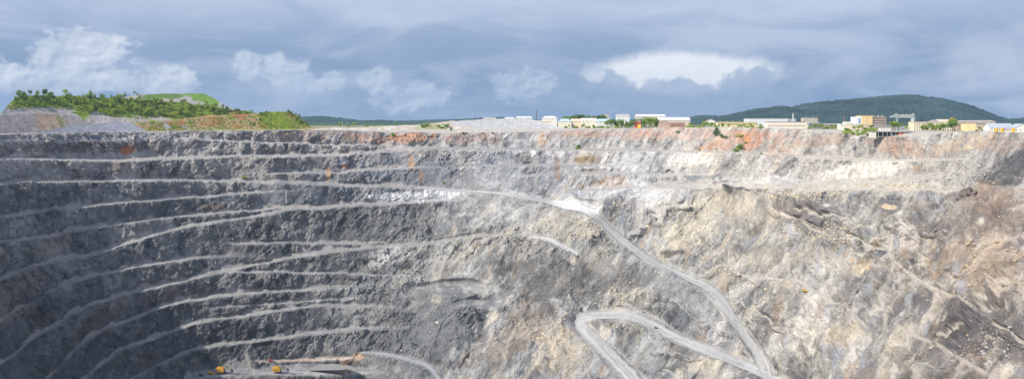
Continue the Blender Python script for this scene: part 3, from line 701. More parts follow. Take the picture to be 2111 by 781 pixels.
H3 = Heap('spoil_heap', 'distant flat-topped grey spoil heap with green crown', 215, 485, [(215, 208), (230, 203), (270, 196), (300, 194), (420, 193), (440, 202), (455, 212), (490, 232)], [(215, 240), (485, 240)], lambda p: p * 0 + 1800, .62, col_h3, 2.6, 60)
H2 = Heap('spoil_heap', 'tree-covered green spoil hill on the left skyline', 4, 620, [(4, 233), (12, 222), (20, 212), (40, 200), (70, 196), (95, 198), (130, 199), (170, 200), (220, 203), (300, 206), (380, 213), (450, 222), (500, 229), (560, 238), (620, 252)], [(4, 262), (620, 262)], lambda p: rim_Y(p) + 120, .50, col_h2, 2.2, 60)
H1 = Heap('spoil_heap', 'grey waste rock heap at the far left rim', -260, 198, [(-260, 222), (0, 234), (60, 229), (110, 233), (135, 232), (158, 235), (172, 247), (186, 262), (198, 271)], [(-260, 284), (0, 276), (130, 272.5), (200, 271)], lambda p: rim_Y(p) + 30, .66, col_h1, 1.0, 30)
H4 = Heap('spoil_heap', 'brown and green earth bank below the wooded hill', 258, 652, [(258, 268), (285, 253), (330, 251), (370, 247), (420, 239), (480, 237), (530, 235), (550, 231), (575, 230), (600, 231), (618, 243), (635, 257), (652, 267)], [(258, 271), (500, 268), (652, 267)], lambda p: rim_Y(p) + 30, .58, col_h4, 1.2, 40)
H1B = Heap('spoil_heap', 'low blue-grey crushed stone heap on the left rim', 85, 306, [(85, 272), (110, 267), (130, 262), (190, 257), (235, 250), (270, 254), (290, 264), (306, 272)], [(85, 272.5), (306, 271.5)], lambda p: rim_Y(p) + 12, .62, col_h1b, .8, 14)
H5 = Heap('spoil_heap', 'low tan earth bank behind the far rim', 628, 985, [(628, 268), (680, 263), (720, 264), (760, 262), (800, 260), (850, 258), (900, 253), (930, 249), (950, 251), (985, 270)], [(628, 268), (800, 272), (985, 274)], lambda p: rim_Y(p) + 20, .30, col_h5, 1.1, 40)
H6 = Heap('spoil_heap', 'pale grey crushed rock heap at the centre of the rim', 905, 1180, [(905, 272), (920, 260), (935, 251), (960, 248), (1000, 246), (1060, 244), (1085, 244), (1110, 250), (1140, 259), (1180, 269)], [(905, 274), (1000, 273), (1180, 269)], lambda p: rim_Y(p) + 45, .56, col_h6, 1.2, 30)

def far_hill(label, pts, Yd, rgb, depth=1500):
    c = np.arange(pts[0][0], pts[-1][0] + 1, 2.0); t = np.minimum(curve(pts)(c), 252)
    K = 40; k = np.linspace(0, 1, K)[:, None]
    Y = Yd - depth * (1 - np.sin(k * math.pi / 2)) + 0 * c[None, :]; px = np.tile(c, (K, 1))
    ztop = (HZ - t) / F * Yd; Z = -20 + (ztop + 20) * np.sin(k * math.pi / 2) ** 1.4
    X = wx(px, Y); n = fbm(X / 28, Y / 28, Z / 28, 3); n2 = fbm(X / 260, Y / 260, Z / 200, 4)
    n3 = fbm(X / 13, Y / 13, Z / 13, 2); Z = Z + (7 * n + 6 * n3 + 12 * n2 * np.sin(k * math.pi)) * sstep(0, .15, k)
    bk = [(Yd + depth * q, f_) for q, f_ in ((.3, .85), (.7, .4), (1.1, 0))]
    Xg = np.vstack([X] + [wx(c, y)[None] for y, _ in bk]); Yg = np.vstack([Y] + [np.full((1, len(c)), y) for y, _ in bk]); Zg = np.vstack([Z] + [(-20 + (ztop + 20) * f_)[None] for _, f_ in bk])
    cc = flat(rgb, px) * (1 + .6 * n + .5 * n3 + .9 * n2)[..., None]; cc = np.concatenate([cc, np.tile(cc[-1:], (3, 1, 1))])
    return tag(link('hill', grid_mesh('hill', Xg, Yg, Zg, cc), M_SOFT), label, kind='structure')
far_hill('broad dark forested hill behind the works', [(1560, 251), (1600, 236), (1640, 218), (1660, 213), (1700, 209), (1750, 205), (1800, 200), (1850, 196), (1880, 195), (1950, 204), (2000, 216), (2050, 236), (2080, 246), (2111, 243), (2300, 250)], 4600, (50, 70, 66), 1300)
far_hill('lower forested hill in front of the broad one', [(1360, 252), (1400, 244), (1450, 238), (1490, 239), (1530, 230), (1570, 223), (1615, 218), (1640, 222), (1680, 236), (1730, 250)], 4200, (50, 70, 66), 1000)
far_hill('dark wooded hill beyond the left bank', [(560, 250), (635, 240), (660, 239), (700, 243), (740, 249), (790, 248), (830, 251), (870, 253)], 4800, (50, 70, 66), 900)
far_hill('faint low ridge on the central horizon', [(700, 252), (800, 250), (900, 247.5), (980, 244), (1030, 241), (1070, 245), (1120, 248), (1250, 247), (1400, 248), (1500, 250)], 6800, (50, 70, 66), 900)

# ------------------------------------------------------------------ mesh bits
class MB:
    def __init__(s): s.bm = bmesh.new()
    def box(s, x0, x1, y0, y1, z0, z1, rot=None, piv=(0, 0, 0)):
        vs = [s.bm.verts.new((x, y, z)) for x in (x0, x1) for y in (y0, y1) for z in (z0, z1)]
        for f in ((0, 1, 3, 2), (4, 6, 7, 5), (0, 4, 5, 1), (2, 3, 7, 6), (0, 2, 6, 4), (1, 5, 7, 3)): s.bm.faces.new([vs[i] for i in f])
        if rot is not None: bmesh.ops.rotate(s.bm, verts=vs, cent=piv, matrix=rot)
        return s
    def prism(s, prof, a0, a1, axis='y'):
        """closed profile extruded along an axis; profile is (x,z) for axis y and (y,z) for axis x"""
        mk = (lambda p, a: (p[0], a, p[1])) if axis == 'y' else (lambda p, a: (a, p[0], p[1]))
        A = [s.bm.verts.new(mk(p, a0)) for p in prof]; B = [s.bm.verts.new(mk(p, a1)) for p in prof]; n = len(prof)
        s.bm.faces.new(A); s.bm.faces.new(B[::-1])
        for i in range(n): s.bm.faces.new((A[i], B[i], B[(i + 1) % n], A[(i + 1) % n]))
        return s
    def tube(s, p, q, r0, r1=None, n=8):
        r1 = r0 if r1 is None else r1; p = Vector(p); q = Vector(q); d = (q - p).normalized(); u = d.orthogonal().normalized(); w_ = d.cross(u)
        A = [s.bm.verts.new(p + r0 * (math.cos(2 * math.pi * i / n) * u + math.sin(2 * math.pi * i / n) * w_)) for i in range(n)]
        B = [s.bm.verts.new(q + r1 * (math.cos(2 * math.pi * i / n) * u + math.sin(2 * math.pi * i / n) * w_)) for i in range(n)]
        s.bm.faces.new(A[::-1]); s.bm.faces.new(B)
        for i in range(n): s.bm.faces.new((A[i], A[(i + 1) % n], B[(i + 1) % n], B[i]))
        return s
    def mesh(s, name):
        bmesh.ops.recalc_face_normals(s.bm, faces=s.bm.faces[:]); me = bpy.data.meshes.new(name); s.bm.to_mesh(me); s.bm.free(); return me
    def build(s, name, m, parent=None): return link(name, s.mesh(name), m, parent)

def empty(name, loc, label, cat, group=None, rz=0.0):
    o = bpy.data.objects.new(name, None); COL.objects.link(o); o.location = loc; o.rotation_euler = (0, 0, rz); o.empty_display_size = 2
    return tag(o, label, cat, group)
def copy_tree(o, parent=None):
    c = o.copy(); COL.objects.link(c); c.parent = parent
    for ch in o.children: copy_tree(ch, c)
    return c

# ------------------------------------------------------------------ buildings of the works and the town
M_GLASS = mat((70, 82, 96), .25, 0, .3, .3, 'window_glass', .5)
def building(name, label, px0, px1, eave, Y, depth, wall, roof=('flat', 1, (170, 170, 172)), win=None, base=None, group=None, cat='building', extra=None):
    x0, x1 = wx(px0, Y), wx(px1, Y); cx = (x0 + x1) / 2; w = (x1 - x0) / 2
    zb = float(ground_z(np.array((px0 + px1) / 2.), np.array(float(Y)))) if base is None else wz(base, Y)
    h = wz(eave, Y) - zb
    t = empty(name, (cx, Y, zb), label, cat, group)
    MB().box(-w, w, 0, depth, -1.5, h).build('wall', mat(wall, .85, 0, .10, .25), t)
    kind, rh, rc = roof; o = .5; m = MB(); rm_ = mat(rc, .7, 0, .15, .3)
    if kind == 'flat': m.box(-w - .3, w + .3, -.3, depth + .3, h, h + rh)
    elif kind == 'gable': m.prism([(-o, h), (depth / 2, h + rh), (depth + o, h), (depth + o, h - .3), (depth / 2, h + rh - .35), (-o, h - .3)], -w - o, w + o, 'x')
    elif kind == 'front':
        m.prism([(-w - o, h), (0, h + rh), (w + o, h), (w + o, h - .3), (0, h + rh - .35), (-w - o, h - .3)], -o, depth + o, 'y')
    elif kind == 'hip':
        a = [(-w - o, -o), (w + o, -o), (w + o, depth + o), (-w - o, depth + o)]; r = min(w * .6, depth / 2)
        vs = [m.bm.verts.new((x, y, h)) for x, y in a] + [m.bm.verts.new((-w + r, depth / 2, h + rh)), m.bm.verts.new((w - r, depth / 2, h + rh))]
        for f in ((0, 1, 5, 4), (2, 3, 4, 5), (1, 2, 5), (3, 0, 4), (3, 2, 1, 0)): m.bm.faces.new([vs[i] for i in f])
    rf = m.build('roof', rm_, t)
    if kind in ('gable',):
        for sx in (-w + .05, w - .25): MB().prism([(0, h - .2), (depth / 2, h + rh - .36), (depth, h - .2)], sx, sx + .2, 'x').build('gable_end', mat(wall, .85, 0, .10, .25), t)
    if kind == 'front': MB().prism([(-w, h - .2), (0, h + rh - .4), (w, h - .2)], .02, .25, 'y').build('gable_end', mat(wall, .85, 0, .10, .25), t)
    if win:
        rows, n, ww, wh, z0 = win[:5]; zs = win[5] if len(win) > 5 else 3.2; me = MB().box(-ww / 2, ww / 2, -.07, .0, 0, wh).mesh('window'); me.materials.append(M_GLASS)
        fr = MB().box(-ww / 2 - .1, ww / 2 + .1, -.15, .0, -.15, -.02).mesh('sill'); fr.materials.append(mat((205, 200, 190)))
        for r in range(rows):
            for i in range(n):
                p = link('window', me, None, t); p.location = (-w + (i + .5) * 2 * w / n, -.01, h - z0 - wh - r * zs)
                q = link('sill', fr, None, p)
    if extra: extra(t, w, depth, h, rf)
    return t
WH, CRM, YEL, PCH, GRY = (226, 224, 219), (222, 214, 196), (222, 206, 160), (220, 204, 180), (176, 178, 182)
G = 'low houses beyond the far rim'
def vents(n, c=(190, 190, 190)):
    def f(t, w, d, h, rf):
        for i in range(n): MB().box(-.5, .5, -.5, .5, 0, 1.7).tube((0, 0, 1.6), (0, 0, 2.4), .35).build('roof_vent', mat(c), t).location = (-w + (i + .5) * 2 * w / n, d * .4, h + .5)
    return f
def chim(px_off, hh, c=(170, 120, 96)):
    def f(t, w, d, h, rf): MB().box(-.6, .6, -.6, .6, 0, hh).box(-.75, .75, -.75, .75, hh - .3, hh + .1).build('chimney', mat(c), t).location = (w * px_off, d * .55, h + .2)
    return f
building('shed', 'small cream shed on top of the pale crushed rock heap skyline', 996, 1022, 244, 1800, 10, CRM, ('gable', 1.6, (196, 190, 184)), (1, 5, 1.2, 1.3, .8))
building('house', 'white low house peeping over the crushed rock heap crest', 1039, 1061, 244, 1800, 10, WH, ('hip', 2.2, (214, 212, 210)))
building('house', 'long white house just left of the dark chimney mast', 1065, 1096, 243, 1780, 12, WH, ('gable', 3.0, (216, 215, 213)), (1, 6, 1.1, 1.3, .8))
building('house', 'tall white hipped-roof house just right of the dark mast', 1118, 1149, 243.5, 1720, 14, WH, ('hip', 4.2, (220, 219, 216)), (1, 5, 1.3, 1.5, .8), group=G)
building('annex', 'long low cream annex in front of the tall white house', 1093, 1136, 250, 1640, 8, CRM, ('gable', 1.4, (206, 196, 180)), (1, 7, 1.0, 1.0, .6))
building('house', 'leftmost house with pale blue hipped roof, left of the peach gable', 1151, 1178, 250.5, 1600, 12, CRM, ('hip', 5.4, (168, 190, 206)), (1, 4, 1.2, 1.3, .7), group=G)
building('house', 'house with peach coloured gable between two blue roofs', 1177, 1198, 250, 1610, 12, PCH, ('gable', 5, (206, 190, 172)), (1, 3, 1.2, 1.3, .7), group=G)
building('house', 'cream house with pale roof and front gable under the trees', 1199, 1230, 249, 1600, 12, CRM, ('gable', 5.2, (222, 216, 206)), (1, 4, 1.2, 1.4, .8), group=G)
building('house', 'long house with pale blue metal roof right of the cream one', 1228, 1267, 250, 1590, 12, (210, 212, 208), ('hip', 4.8, (174, 198, 214)), (1, 6, 1.2, 1.4, .8), group=G)
building('house', 'pale green walled house at the right end of the blue roofs', 1267, 1286, 249, 1595, 10, (196, 212, 202), ('front', 4.5, (206, 214, 220)), (1, 3, 1.2, 1.4, 1.0), group=G)
building('apartment_block', 'narrow white block rising behind the row of trees', 1239, 1256, 237.5, 2300, 14, (214, 204, 196), ('flat', 1, (200, 190, 184)), (3, 5, 1.6, 1.6, 1.4, 3.4))
building('apartment_block', 'wide white flat-roofed block behind the trees', 1271, 1298, 236.5, 2300, 14, WH, ('flat', 1.2, (216, 210, 204)), (2, 8, 1.6, 1.6, 1.6, 3.4))
building('hall', 'very long white roofed hall on the central skyline', 1312, 1372, 240, 2100, 30, (200, 196, 190), ('gable', 5, (226, 225, 224)), (1, 12, 2, 1.6, 1.6))
building('hall', 'long white roofed hall over reddish walls', 1357, 1423, 247.5, 1700, 22, (206, 194, 184), ('gable', 5.6, (224, 222, 218)), (1, 14, 1.4, 1.4, .8))
building('shed', 'small brown shed with pink gable near the rim', 1359, 1381, 254, 1520, 9, (188, 160, 146), ('front', 4.5, (150, 116, 100)), (1, 3, 1.2, 1.2, 1))
building('shed', 'long low brown shed on the rim edge', 1383, 1412, 256, 1500, 9, (150, 118, 100), ('gable', 3, (142, 112, 96)))
building('kiosk', 'small red and white sheet hut among the rim trees', 1309, 1321, 250.5, 1560, 6, (196, 84, 84), ('flat', .8, (222, 216, 216)), (1, 2, 1.6, 1.4, 2))
building('container', 'tiny yellow hut at the foot of the trees on the rim', 1315, 1320.5, 257, 1500, 3, (230, 196, 60), ('flat', .3, (220, 190, 70)), cat='hut')
building('house', 'distant white house with small red gable roof', 1457, 1474, 249, 2000, 10, WH, ('front', 4, (190, 110, 96)), (1, 3, 1.4, 1.4, .6))
building('workshop', 'long yellow workshop with vents on its flat roof', 1480, 1562, 252.5, 1560, 18, YEL, ('flat', .9, (206, 178, 128)), (1, 18, 2.2, 2.6, 2), extra=vents(6))
building('hall', 'large white windowless factory hall behind the yellow workshop', 1544, 1625, 245.5, 1800, 40, (214, 218, 224), ('flat', 1.2, (196, 186, 180)))
building('hall', 'grey side block at the right end of the white factory hall', 1625.4, 1641, 246, 1806, 30, (178, 184, 192), ('flat', 1, (186, 182, 180)))
building('workshop', 'long low white workshop with dark roof edge on the right rim', 1583, 1660, 252, 1430, 20, (222, 212, 196), ('flat', 1.0, (112, 106, 104)), (1, 15, 2.6, 1.2, 6))
building('stair_tower', 'narrow cream stair tower closing the white workshop', 1660.3, 1667, 250.5, 1429, 10, CRM, ('flat', .6, (150, 140, 130)), (2, 1, 1.6, 1.4, 2))
building('tower_block', 'square beige tower block behind the white workshop', 1657, 1686, 243.5, 1600, 16, (196, 188, 178), ('flat', 1.0, (160, 140, 128)), (2, 6, 1.8, 1.2, 1.6, 3.6), extra=vents(2))
building('shed', 'open grey concrete frame shed right of the stair tower', 1667.5, 1692, 253.5, 1425, 12, (140, 142, 146), ('flat', .8, (176, 178, 182)), (1, 4, 3.5, 5, 2))
building('shed', 'low pale roof between the concrete shed and the stepped building', 1701, 1733, 256, 1480, 12, (150, 140, 130), ('flat', 1.2, (196, 196, 198)))
building('office', 'white stepped building left of the peach tower', 1744, 1771, 252, 1330, 14, (226, 220, 206), ('flat', .7, (214, 208, 198)), (2, 6, 1.3, 1.4, 2, 3.6))
building('office', 'low white step at the left end of the stepped building', 1732, 1743.6, 256.5, 1330, 12, (226, 220, 206), ('flat', .6, (214, 208, 198)), (1, 3, 1.2, 1.3, 2))
building('annex', 'beige low block below the white stepped building', 1755, 1792, 257, 1290, 12, (206, 192, 170), ('flat', .7, (196, 186, 170)), (1, 8, 1.2, 1.2, 2))
def peach(t, w, d, h, rf):
    MB().box(-w - 8.6, -w - .05, .6, d, -1.5, h - 1.2).build('stair_bay', mat((214, 220, 226)), t)
    MB().box(-w - 4.2, -w - 1.6, .45, .6, h - 12, h - 4).build('glazing', mat((110, 150, 190), .3), t)
building('office_tower', 'tall peach tower block, the highest building of the works', 1776, 1799, 239.5, 1320, 22, (228, 200, 150), ('flat', .8, (216, 190, 150)), (5, 1, .9, 1.0, 3, 3.4), extra=peach)
def bands(t, w, d, h, rf):
    for k in range(4): MB().box(-w + .4, w - .4, -.12, 0, h - 3.2 - k * 3.7, h - 1.4 - k * 3.7).build('window_band', M_GLASS, t)
    for k in range(3): MB().box(-1.2, 1.2, 2, 5, h + .8, h + 2.0 + .5 * k).build('roof_vent', mat((170, 170, 172)), t).location = (-8 + 7 * k, 0, 0)
building('office_tower', 'brownish striped wing of the peach tower with window bands, dimmed by painted shade', 1799.4, 1827, 241.5, 1322, 20, (196, 170, 146), ('flat', .8, (150, 130, 116)), extra=bands)  # tower's right face, turned from the sun: shade is in the wall colour
building('shed', 'grey flat-roofed shed at the foot of the striped tower', 1800, 1841, 259.5, 1270, 14, (150, 146, 142), ('flat', .8, (170, 170, 174)))
building('annex', 'small white annex in front of the grey flat shed', 1815, 1837, 264.5, 1230, 7, (226, 222, 212), ('flat', .5, (196, 196, 196)), (1, 4, 1, 1, 1))
building('warehouse', 'pale curved-roof store under the gantry crane', 1855, 1881.5, 264, 1260, 14, (206, 204, 198), ('gable', 2.2, (210, 216, 222)))
def pent(t, w, d, h, rf):
    MB().box(w - 23, w - 1, 4, 14, h + .5, h + 4.2).build('penthouse', mat((226, 216, 204)), t); MB().box(w - 3.6, w - 1.2, 6, 10, h + 4.2, h + 7).build('roof_turret', mat((196, 128, 96)), t)
    MB().prism([(-w + 26, h + .5), (-w + 36, h + 3.6), (-w + 46, h + .5)], 6, 12).build('roof_gable', mat((168, 170, 174)), t)
building('office', 'long cream four-storey office block with rows of square windows', 1883.5, 1972, 252, 1200, 16, (226, 216, 190), ('flat', .7, (206, 176, 150)), (4, 18, 1.35, 1.6, 1.0, 3.1), extra=pent)
building('office', 'pinkish end wall block closing the cream offices, dimmed by painted shade', 1972.4, 1992, 254, 1201, 16, (196, 172, 156), ('flat', .7, (190, 160, 146)), (2, 2, 1.6, 1.6, 2, 5))  # end wall in shade, its dimness painted into the wall colour
building('hall', 'long pinkish grey factory hall behind the offices', 1981, 2053, 251, 1420, 30, (190, 172, 158), ('gable', 2.2, (184, 172, 164)), (1, 16, 2.6, 1.6, 3), extra=vents(4))
building('store', 'bright cream windowless store right of the offices', 1992.6, 2012, 255.5, 1180, 14, (236, 218, 164), ('flat', .6, (216, 200, 170)))
building('store', 'tan low store between cream store and grey-roofed shed', 2012.4, 2040, 260, 1175, 12, (206, 188, 156), ('flat', .6, (196, 182, 160)))
def pil(t, w, d, h, rf):
    for i in range(15): MB().box(-.35, .35, -.25, 0, -.5, h - .3).build('pilaster', mat((214, 206, 192)), t).location = (-w + (i + .5) * 2 * w / 15, 0, 0)
building('barn', 'long white shed with grey sloping metal roof at the right edge', 2041, 2090, 263.5, 1040, 15, (228, 224, 214), ('gable', 5.6, (168, 178, 190)), (1, 14, 1.2, 2.4, 1.4), extra=pil)
building('barn', 'white gabled end wing of the grey-roofed shed', 2090.5, 2126, 265, 1040, 15, (226, 222, 214), ('front', 6.2, (172, 180, 190)), (1, 4, 1.2, 1.4, 1.4))

# garage row on the rim edge: open bays between posts
def garage_row():
    Y = 1128; px0, px1 = 1796, 1925; x0, x1 = wx(px0, Y), wx(px1, Y); cx = (x0 + x1) / 2; w = (x1 - x0) / 2; zb = wz(281, Y); h = 6.0
    t = empty('garage_row', (cx, Y, zb), 'row of open garage bays with thin posts and flat roof on the rim edge', 'garage')
    MB().box(-w, w, 7, 7.3, -2, h).build('back_wall', mat((92, 86, 82)), t); MB().box(-w - .4, w + .4, -.8, 7.6, h, h + .5).build('roof', mat((150, 152, 158)), t)
    MB().box(-w, -w + 7, -.1, 6.9, -2, h - .02).build('end_room', mat((214, 210, 200)), t)
    for i in range(13): MB().box(-.22, .22, -.2, .2, -2, h - .01).build('post', mat((186, 184, 180)), t).location = (-w + 7 + (i + .5) * (2 * w - 8) / 13, 0, 0)
    for a, b, c in ((.43, .50, (176, 96, 48)), (.505, .575, (186, 104, 52)), (.66, .71, (130, 60, 50)), (.715, .77, (140, 70, 60)), (.78, .86, (206, 204, 206)), (.30, .36, (70, 88, 96))):
        MB().box(-w + a * 2 * w, -w + b * 2 * w, .3, .5, -2, h - 1.2).build('door_panel', mat(c, .7, 0, .25, .8), t)
    MB().box(-w + 7, w, .6, 6.9, -2, .2).build('floor_slab', mat((110, 104, 100)), t)
garage_row()

def gantry():
    Y = 1250; xa, xb = wx(1848, Y), wx(1883, Y); zb = float(ground_z(np.array(1865.), np.array(1250.))); zt = wz(237, Y) - zb; zg = wz(242.5, Y) - zb
    t = empty('gantry_crane', ((xa + xb) / 2, Y, zb), 'grey-green lattice gantry crane spanning above the sheds', 'crane'); s = (xb - xa) / 2; m = mat((150, 166, 160), .6)
    for sx in (-s, s):
        l = MB()
        for yy in (-5, 5): l.tube((sx - 1.6, yy, -1), (sx - 1.1, yy * .45, zg), .45); l.tube((sx + 1.6, yy, -1), (sx + 1.1, yy * .45, zg), .45)
        for k in range(6):
            za, zc = zg * k / 6, zg * (k + 1) / 6; l.tube((sx - 1.5, -4.6, za), (sx + 1.3, -4, zc), .22); l.tube((sx + 1.5, 4.6, za), (sx - 1.3, 4, zc), .22); l.tube((sx + 1.5, -4.6, za), (sx + 1.4, 4.2, zc), .22)
        l.build('leg', m, t)
    g = MB(); xl = -s - 10; n = 16
    for yy in (-2, 2):
        g.tube((-s - 2, yy, zt), (s + 1, yy, zt), .4); g.tube((xl, yy * .3, zg + .5), (s + 1, yy, zg), .4); g.tube((xl, yy * .3, zg + .6), (-s - 2, yy, zt), .32)
        for k in range(n):
            xk = -s - 2 + (2 * s + 3) * k / n; xn = -s - 2 + (2 * s + 3) * (k + 1) / n
            g.tube((xk, yy, zg if k % 2 else zt), (xn, yy, zt if k % 2 else zg), .25)
    g.build('girder', mat((196, 202, 200), .6), t)
    MB().box(s - 3, s + .5, -2, 2, zg - 6, zg - 1.5).build('cab', mat((222, 224, 222)), t)
    for sx in (-s, s): MB().prism([(sx - 1.6, zt), (sx, zt + 2.4), (sx + 1.6, zt)], -1.5, 1.5).build('head', m, t)
gantry()

def mast(name, label, px, top, Y, r, c, cat='mast', base=None):
    zb = float(ground_z(np.array(float(px)), np.array(float(Y)))) if base is None else base; h = wz(top, Y) - zb
    t = empty(name, (wx(px, Y), Y, zb), label, cat)
    MB().tube((0, 0, -1), (0, 0, h), r, r * .75, 10).build('shaft', mat(c, .7), t); MB().tube((0, 0, h), (0, 0, h + .8), r * 1.1, r * 1.1, 10).build('cap', mat(c, .7), t)
    return t
mast('chimney_stack', 'thin dark chimney mast between two white houses', 1106, 228, 1760, 1.1, (92, 100, 112), 'chimney')
mast('chimney_stack', 'white steel chimney beside the white factory hall', 1635, 235, 1790, 1.4, (206, 212, 216), 'chimney')
mast('chimney_stack', 'slim rusty chimney left of the stepped white building', 1740, 239, 1400, .8, (150, 112, 100), 'chimney')
mast('radio_mast', 'thin pale mast above the crushed rock heap', 974, 233, 1900, .35, (196, 200, 206))
mast('lamp_post', 'grey post in front of the cream offices, right of the trees', 1950, 262, 1150, .22, (196, 196, 196), 'post')
mast('lamp_post', 'grey post in front of the cream offices, left of the trees', 1916, 262, 1150, .22, (196, 196, 196), 'post')
mast('lamp_post', 'leftmost of two thin pylons right of the green bank', 706, 252, 1600, .4, (186, 190, 196), 'pylon')
mast('lamp_post', 'right one of two thin pylons right of the green bank', 716, 253, 1600, .4, (186, 190, 196), 'pylon')
# yellow tanks by the shed
def tank(px, label):
    Y = 1010; zb = float(ground_z(np.array(float(px)), np.array(float(Y)))); t = empty('storage_tank', (wx(px, Y), Y, zb), label, 'tank', 'orange tanks before the grey-roofed shed'); m = mat((222, 168, 52), .5)
    h = wz(264.5, Y) - zb
    MB().tube((0, 0, -.5), (0, 0, h), 1.7, 1.7, 14).build('shell', m, t); MB().tube((0, 0, h), (0, 0, h + .8), 1.72, .5, 14).build('lid', m, t); MB().tube((1.75, -.4, 0), (1.75, -.4, h), .12).build('ladder', mat((150, 120, 60)), t)
tank(2054, 'leftmost of the three orange tanks before the shed'); tank(2066, 'middle one of the three orange tanks before the shed'); tank(2089, 'rightmost orange tank beside the white gable')

# ------------------------------------------------------------------ trees and shrubs
M_LEAF = [mat_leaf('leaf_green', (.15, .26, .03, 1), (.30, .41, .06, 1)), mat_leaf('leaf_bright', (.26, .36, .035, 1), (.42, .50, .07, 1)), mat_leaf('leaf_dark', (.085, .17, .035, 1), (.17, .26, .05, 1))]
M_BARK = mat((104, 90, 76), .9, 0, .25, 2.0, 'bark')
def leaf_mesh(n, lobes, size, seed):
    r = np.random.default_rng(seed); V = []; Fc = []
    wts = np.array([l[3] ** 3 for l in lobes]); wts = wts / wts.sum()
    for i in range(n):
        L = lobes[r.choice(len(lobes), p=wts)]; d = r.normal(size=3); d /= np.linalg.norm(d); p = np.array(L[:3]) + d * L[3] * r.uniform(.55, 1.08) * np.array([1, 1, L[4]])
        nn = d * .8 + r.normal(size=3) * .6; nn /= np.linalg.norm(nn); u = np.cross(nn, r.normal(size=3)); u /= np.linalg.norm(u); v = np.cross(nn, u); sz = size * r.uniform(.6, 1.3)
        k = len(V); V += [p + u * sz, p + v * sz * .7, p - u * sz, p - v * sz * .7]; Fc.append((k, k + 1, k + 2, k + 3))
    me = bpy.data.meshes.new('crown'); me.from_pydata([tuple(a) for a in V], [], Fc); return me
def trunk_mesh(h, r):
    m = MB().tube((0, 0, -.6), (.1, 0, h * .5), r, r * .6, 6).tube((.1, 0, h * .5), (0, .1, h), r * .6, r * .15, 6)
    for a in (0.3, 2.3, 4.4): m.tube((.1, 0, h * .45), (math.cos(a) * h * .2, math.sin(a) * h * .2, h * .72), r * .35, r * .1, 5)
    return m.mesh('trunk')
PROTO = {'broad': [], 'slim': [], 'pine': [], 'shrub': []}
for sd in range(4):
    r = random.Random(sd)
    lb = [(r.uniform(-1.6, 1.6), r.uniform(-1.6, 1.6), r.uniform(4.2, 8.2), r.uniform(1.5, 2.3), .9) for _ in range(6)]
    PROTO['broad'].append((leaf_mesh(260, lb, .55, sd), trunk_mesh(8.2, .28)))
    lb = [(r.uniform(-.6, .6), r.uniform(-.6, .6), 2.4 + 1.25 * k, (1.5, 1.7, 1.6, 1.35, 1.0, .6)[k] * r.uniform(.85, 1.15), 1.0) for k in range(6)]
    PROTO['slim'].append((leaf_mesh(240, lb, .5, sd + 10), trunk_mesh(9.2, .22)))
    lb = [(0, 0, 1.6 + 1.15 * k, 2.1 * (1 - k / 8.2) * r.uniform(.9, 1.1), .55) for k in range(8)]
    PROTO['pine'].append((leaf_mesh(260, lb, .48, sd + 20), trunk_mesh(9.6, .22)))
    lb = [(r.uniform(-1.4, 1.4), r.uniform(-1.4, 1.4), r.uniform(.7, 1.8), r.uniform(.8, 1.3), .8) for _ in range(5)]
    PROTO['shrub'].append((leaf_mesh(150, lb, .42, sd + 30), trunk_mesh(1.9, .1)))
_leafed = {}
def plant(kind, p, height, label, group, tone=0, wide=1.0):
    i = random.randrange(4); cm, tm_ = PROTO[kind][i]; key = (kind, i, tone)
    if key not in _leafed: c = cm.copy(); c.name = 'crown'; c.materials.append(M_LEAF[tone]); _leafed[key] = c
    if not tm_.materials: tm_.materials.append(M_BARK)
    nm = {'broad': 'broadleaf_tree', 'slim': 'birch_tree', 'pine': 'conifer_tree', 'shrub': 'shrub'}[kind]; full = 2.9 if kind == 'shrub' else 10.0
    t = empty(nm, tuple(p), label, 'shrub' if kind == 'shrub' else 'tree', group, random.uniform(0, 6.28)); sc = height / full; t.scale = (sc * wide, sc * wide, sc)
    link('foliage' if kind == 'shrub' else 'crown', _leafed[key], None, t); link('stem' if kind == 'shrub' else 'trunk', tm_, None, t)
    return t
KW = {'broad': 'round-crowned tree', 'slim': 'slim tree', 'pine': 'pointed conifer', 'shrub': 'shrub'}; TW = ('green', 'yellow-green', 'dark green')
def zone(px, a, b, words=('left', 'left-middle', 'middle', 'right-middle', 'right')): return words[int(min(max((px - a) / (b - a) * len(words), 0), len(words) - 1))]
def wood(surf, n, poly, hpx, kinds, label, group, tones=(0, 0, 1, 2), dens=None):
    xs = [p[0] for p in poly]; ys = [p[1] for p in poly]; k = 0; tries = 0
    while k < n and tries < 6000:
        tries += 1; px, py = random.uniform(min(xs), max(xs)), random.uniform(min(ys), max(ys)); ins = False; j = len(poly) - 1
        for i in range(len(poly)):
            if (poly[i][1] > py) != (poly[j][1] > py) and px < (poly[j][0] - poly[i][0]) * (py - poly[i][1]) / (poly[j][1] - poly[i][1]) + poly[i][0]: ins = not ins
            j = i
        if not ins: continue
        if hasattr(surf, 'top') and py < surf.top(px) + .5: py = float(surf.top(px)) + .5
        p = surf.at(px, py); h = random.uniform(*hpx) * p[1] / F; p[2] -= .4
        kd = random.choice(kinds); tone = random.choice(tones); plant(kd, p, h * (.6 if kd == 'shrub' else 1), f"{'tall' if h * F / p[1] > sum(hpx) / 2 else 'low'} {TW[tone]} {KW[kd]} {label}, {zone(py, min(ys), max(ys), ('upper', 'middle', 'lower'))} {zone(px, min(xs), max(xs))} part", group, tone); k += 1
wood(H2, 50, [(22, 212), (45, 197), (95, 196), (130, 198), (150, 212), (90, 224), (30, 224)], (11, 18), ['broad', 'broad', 'slim', 'shrub'], 'on the left shoulder of the wooded hill', 'trees on the hill shoulder', (0, 0, 2))
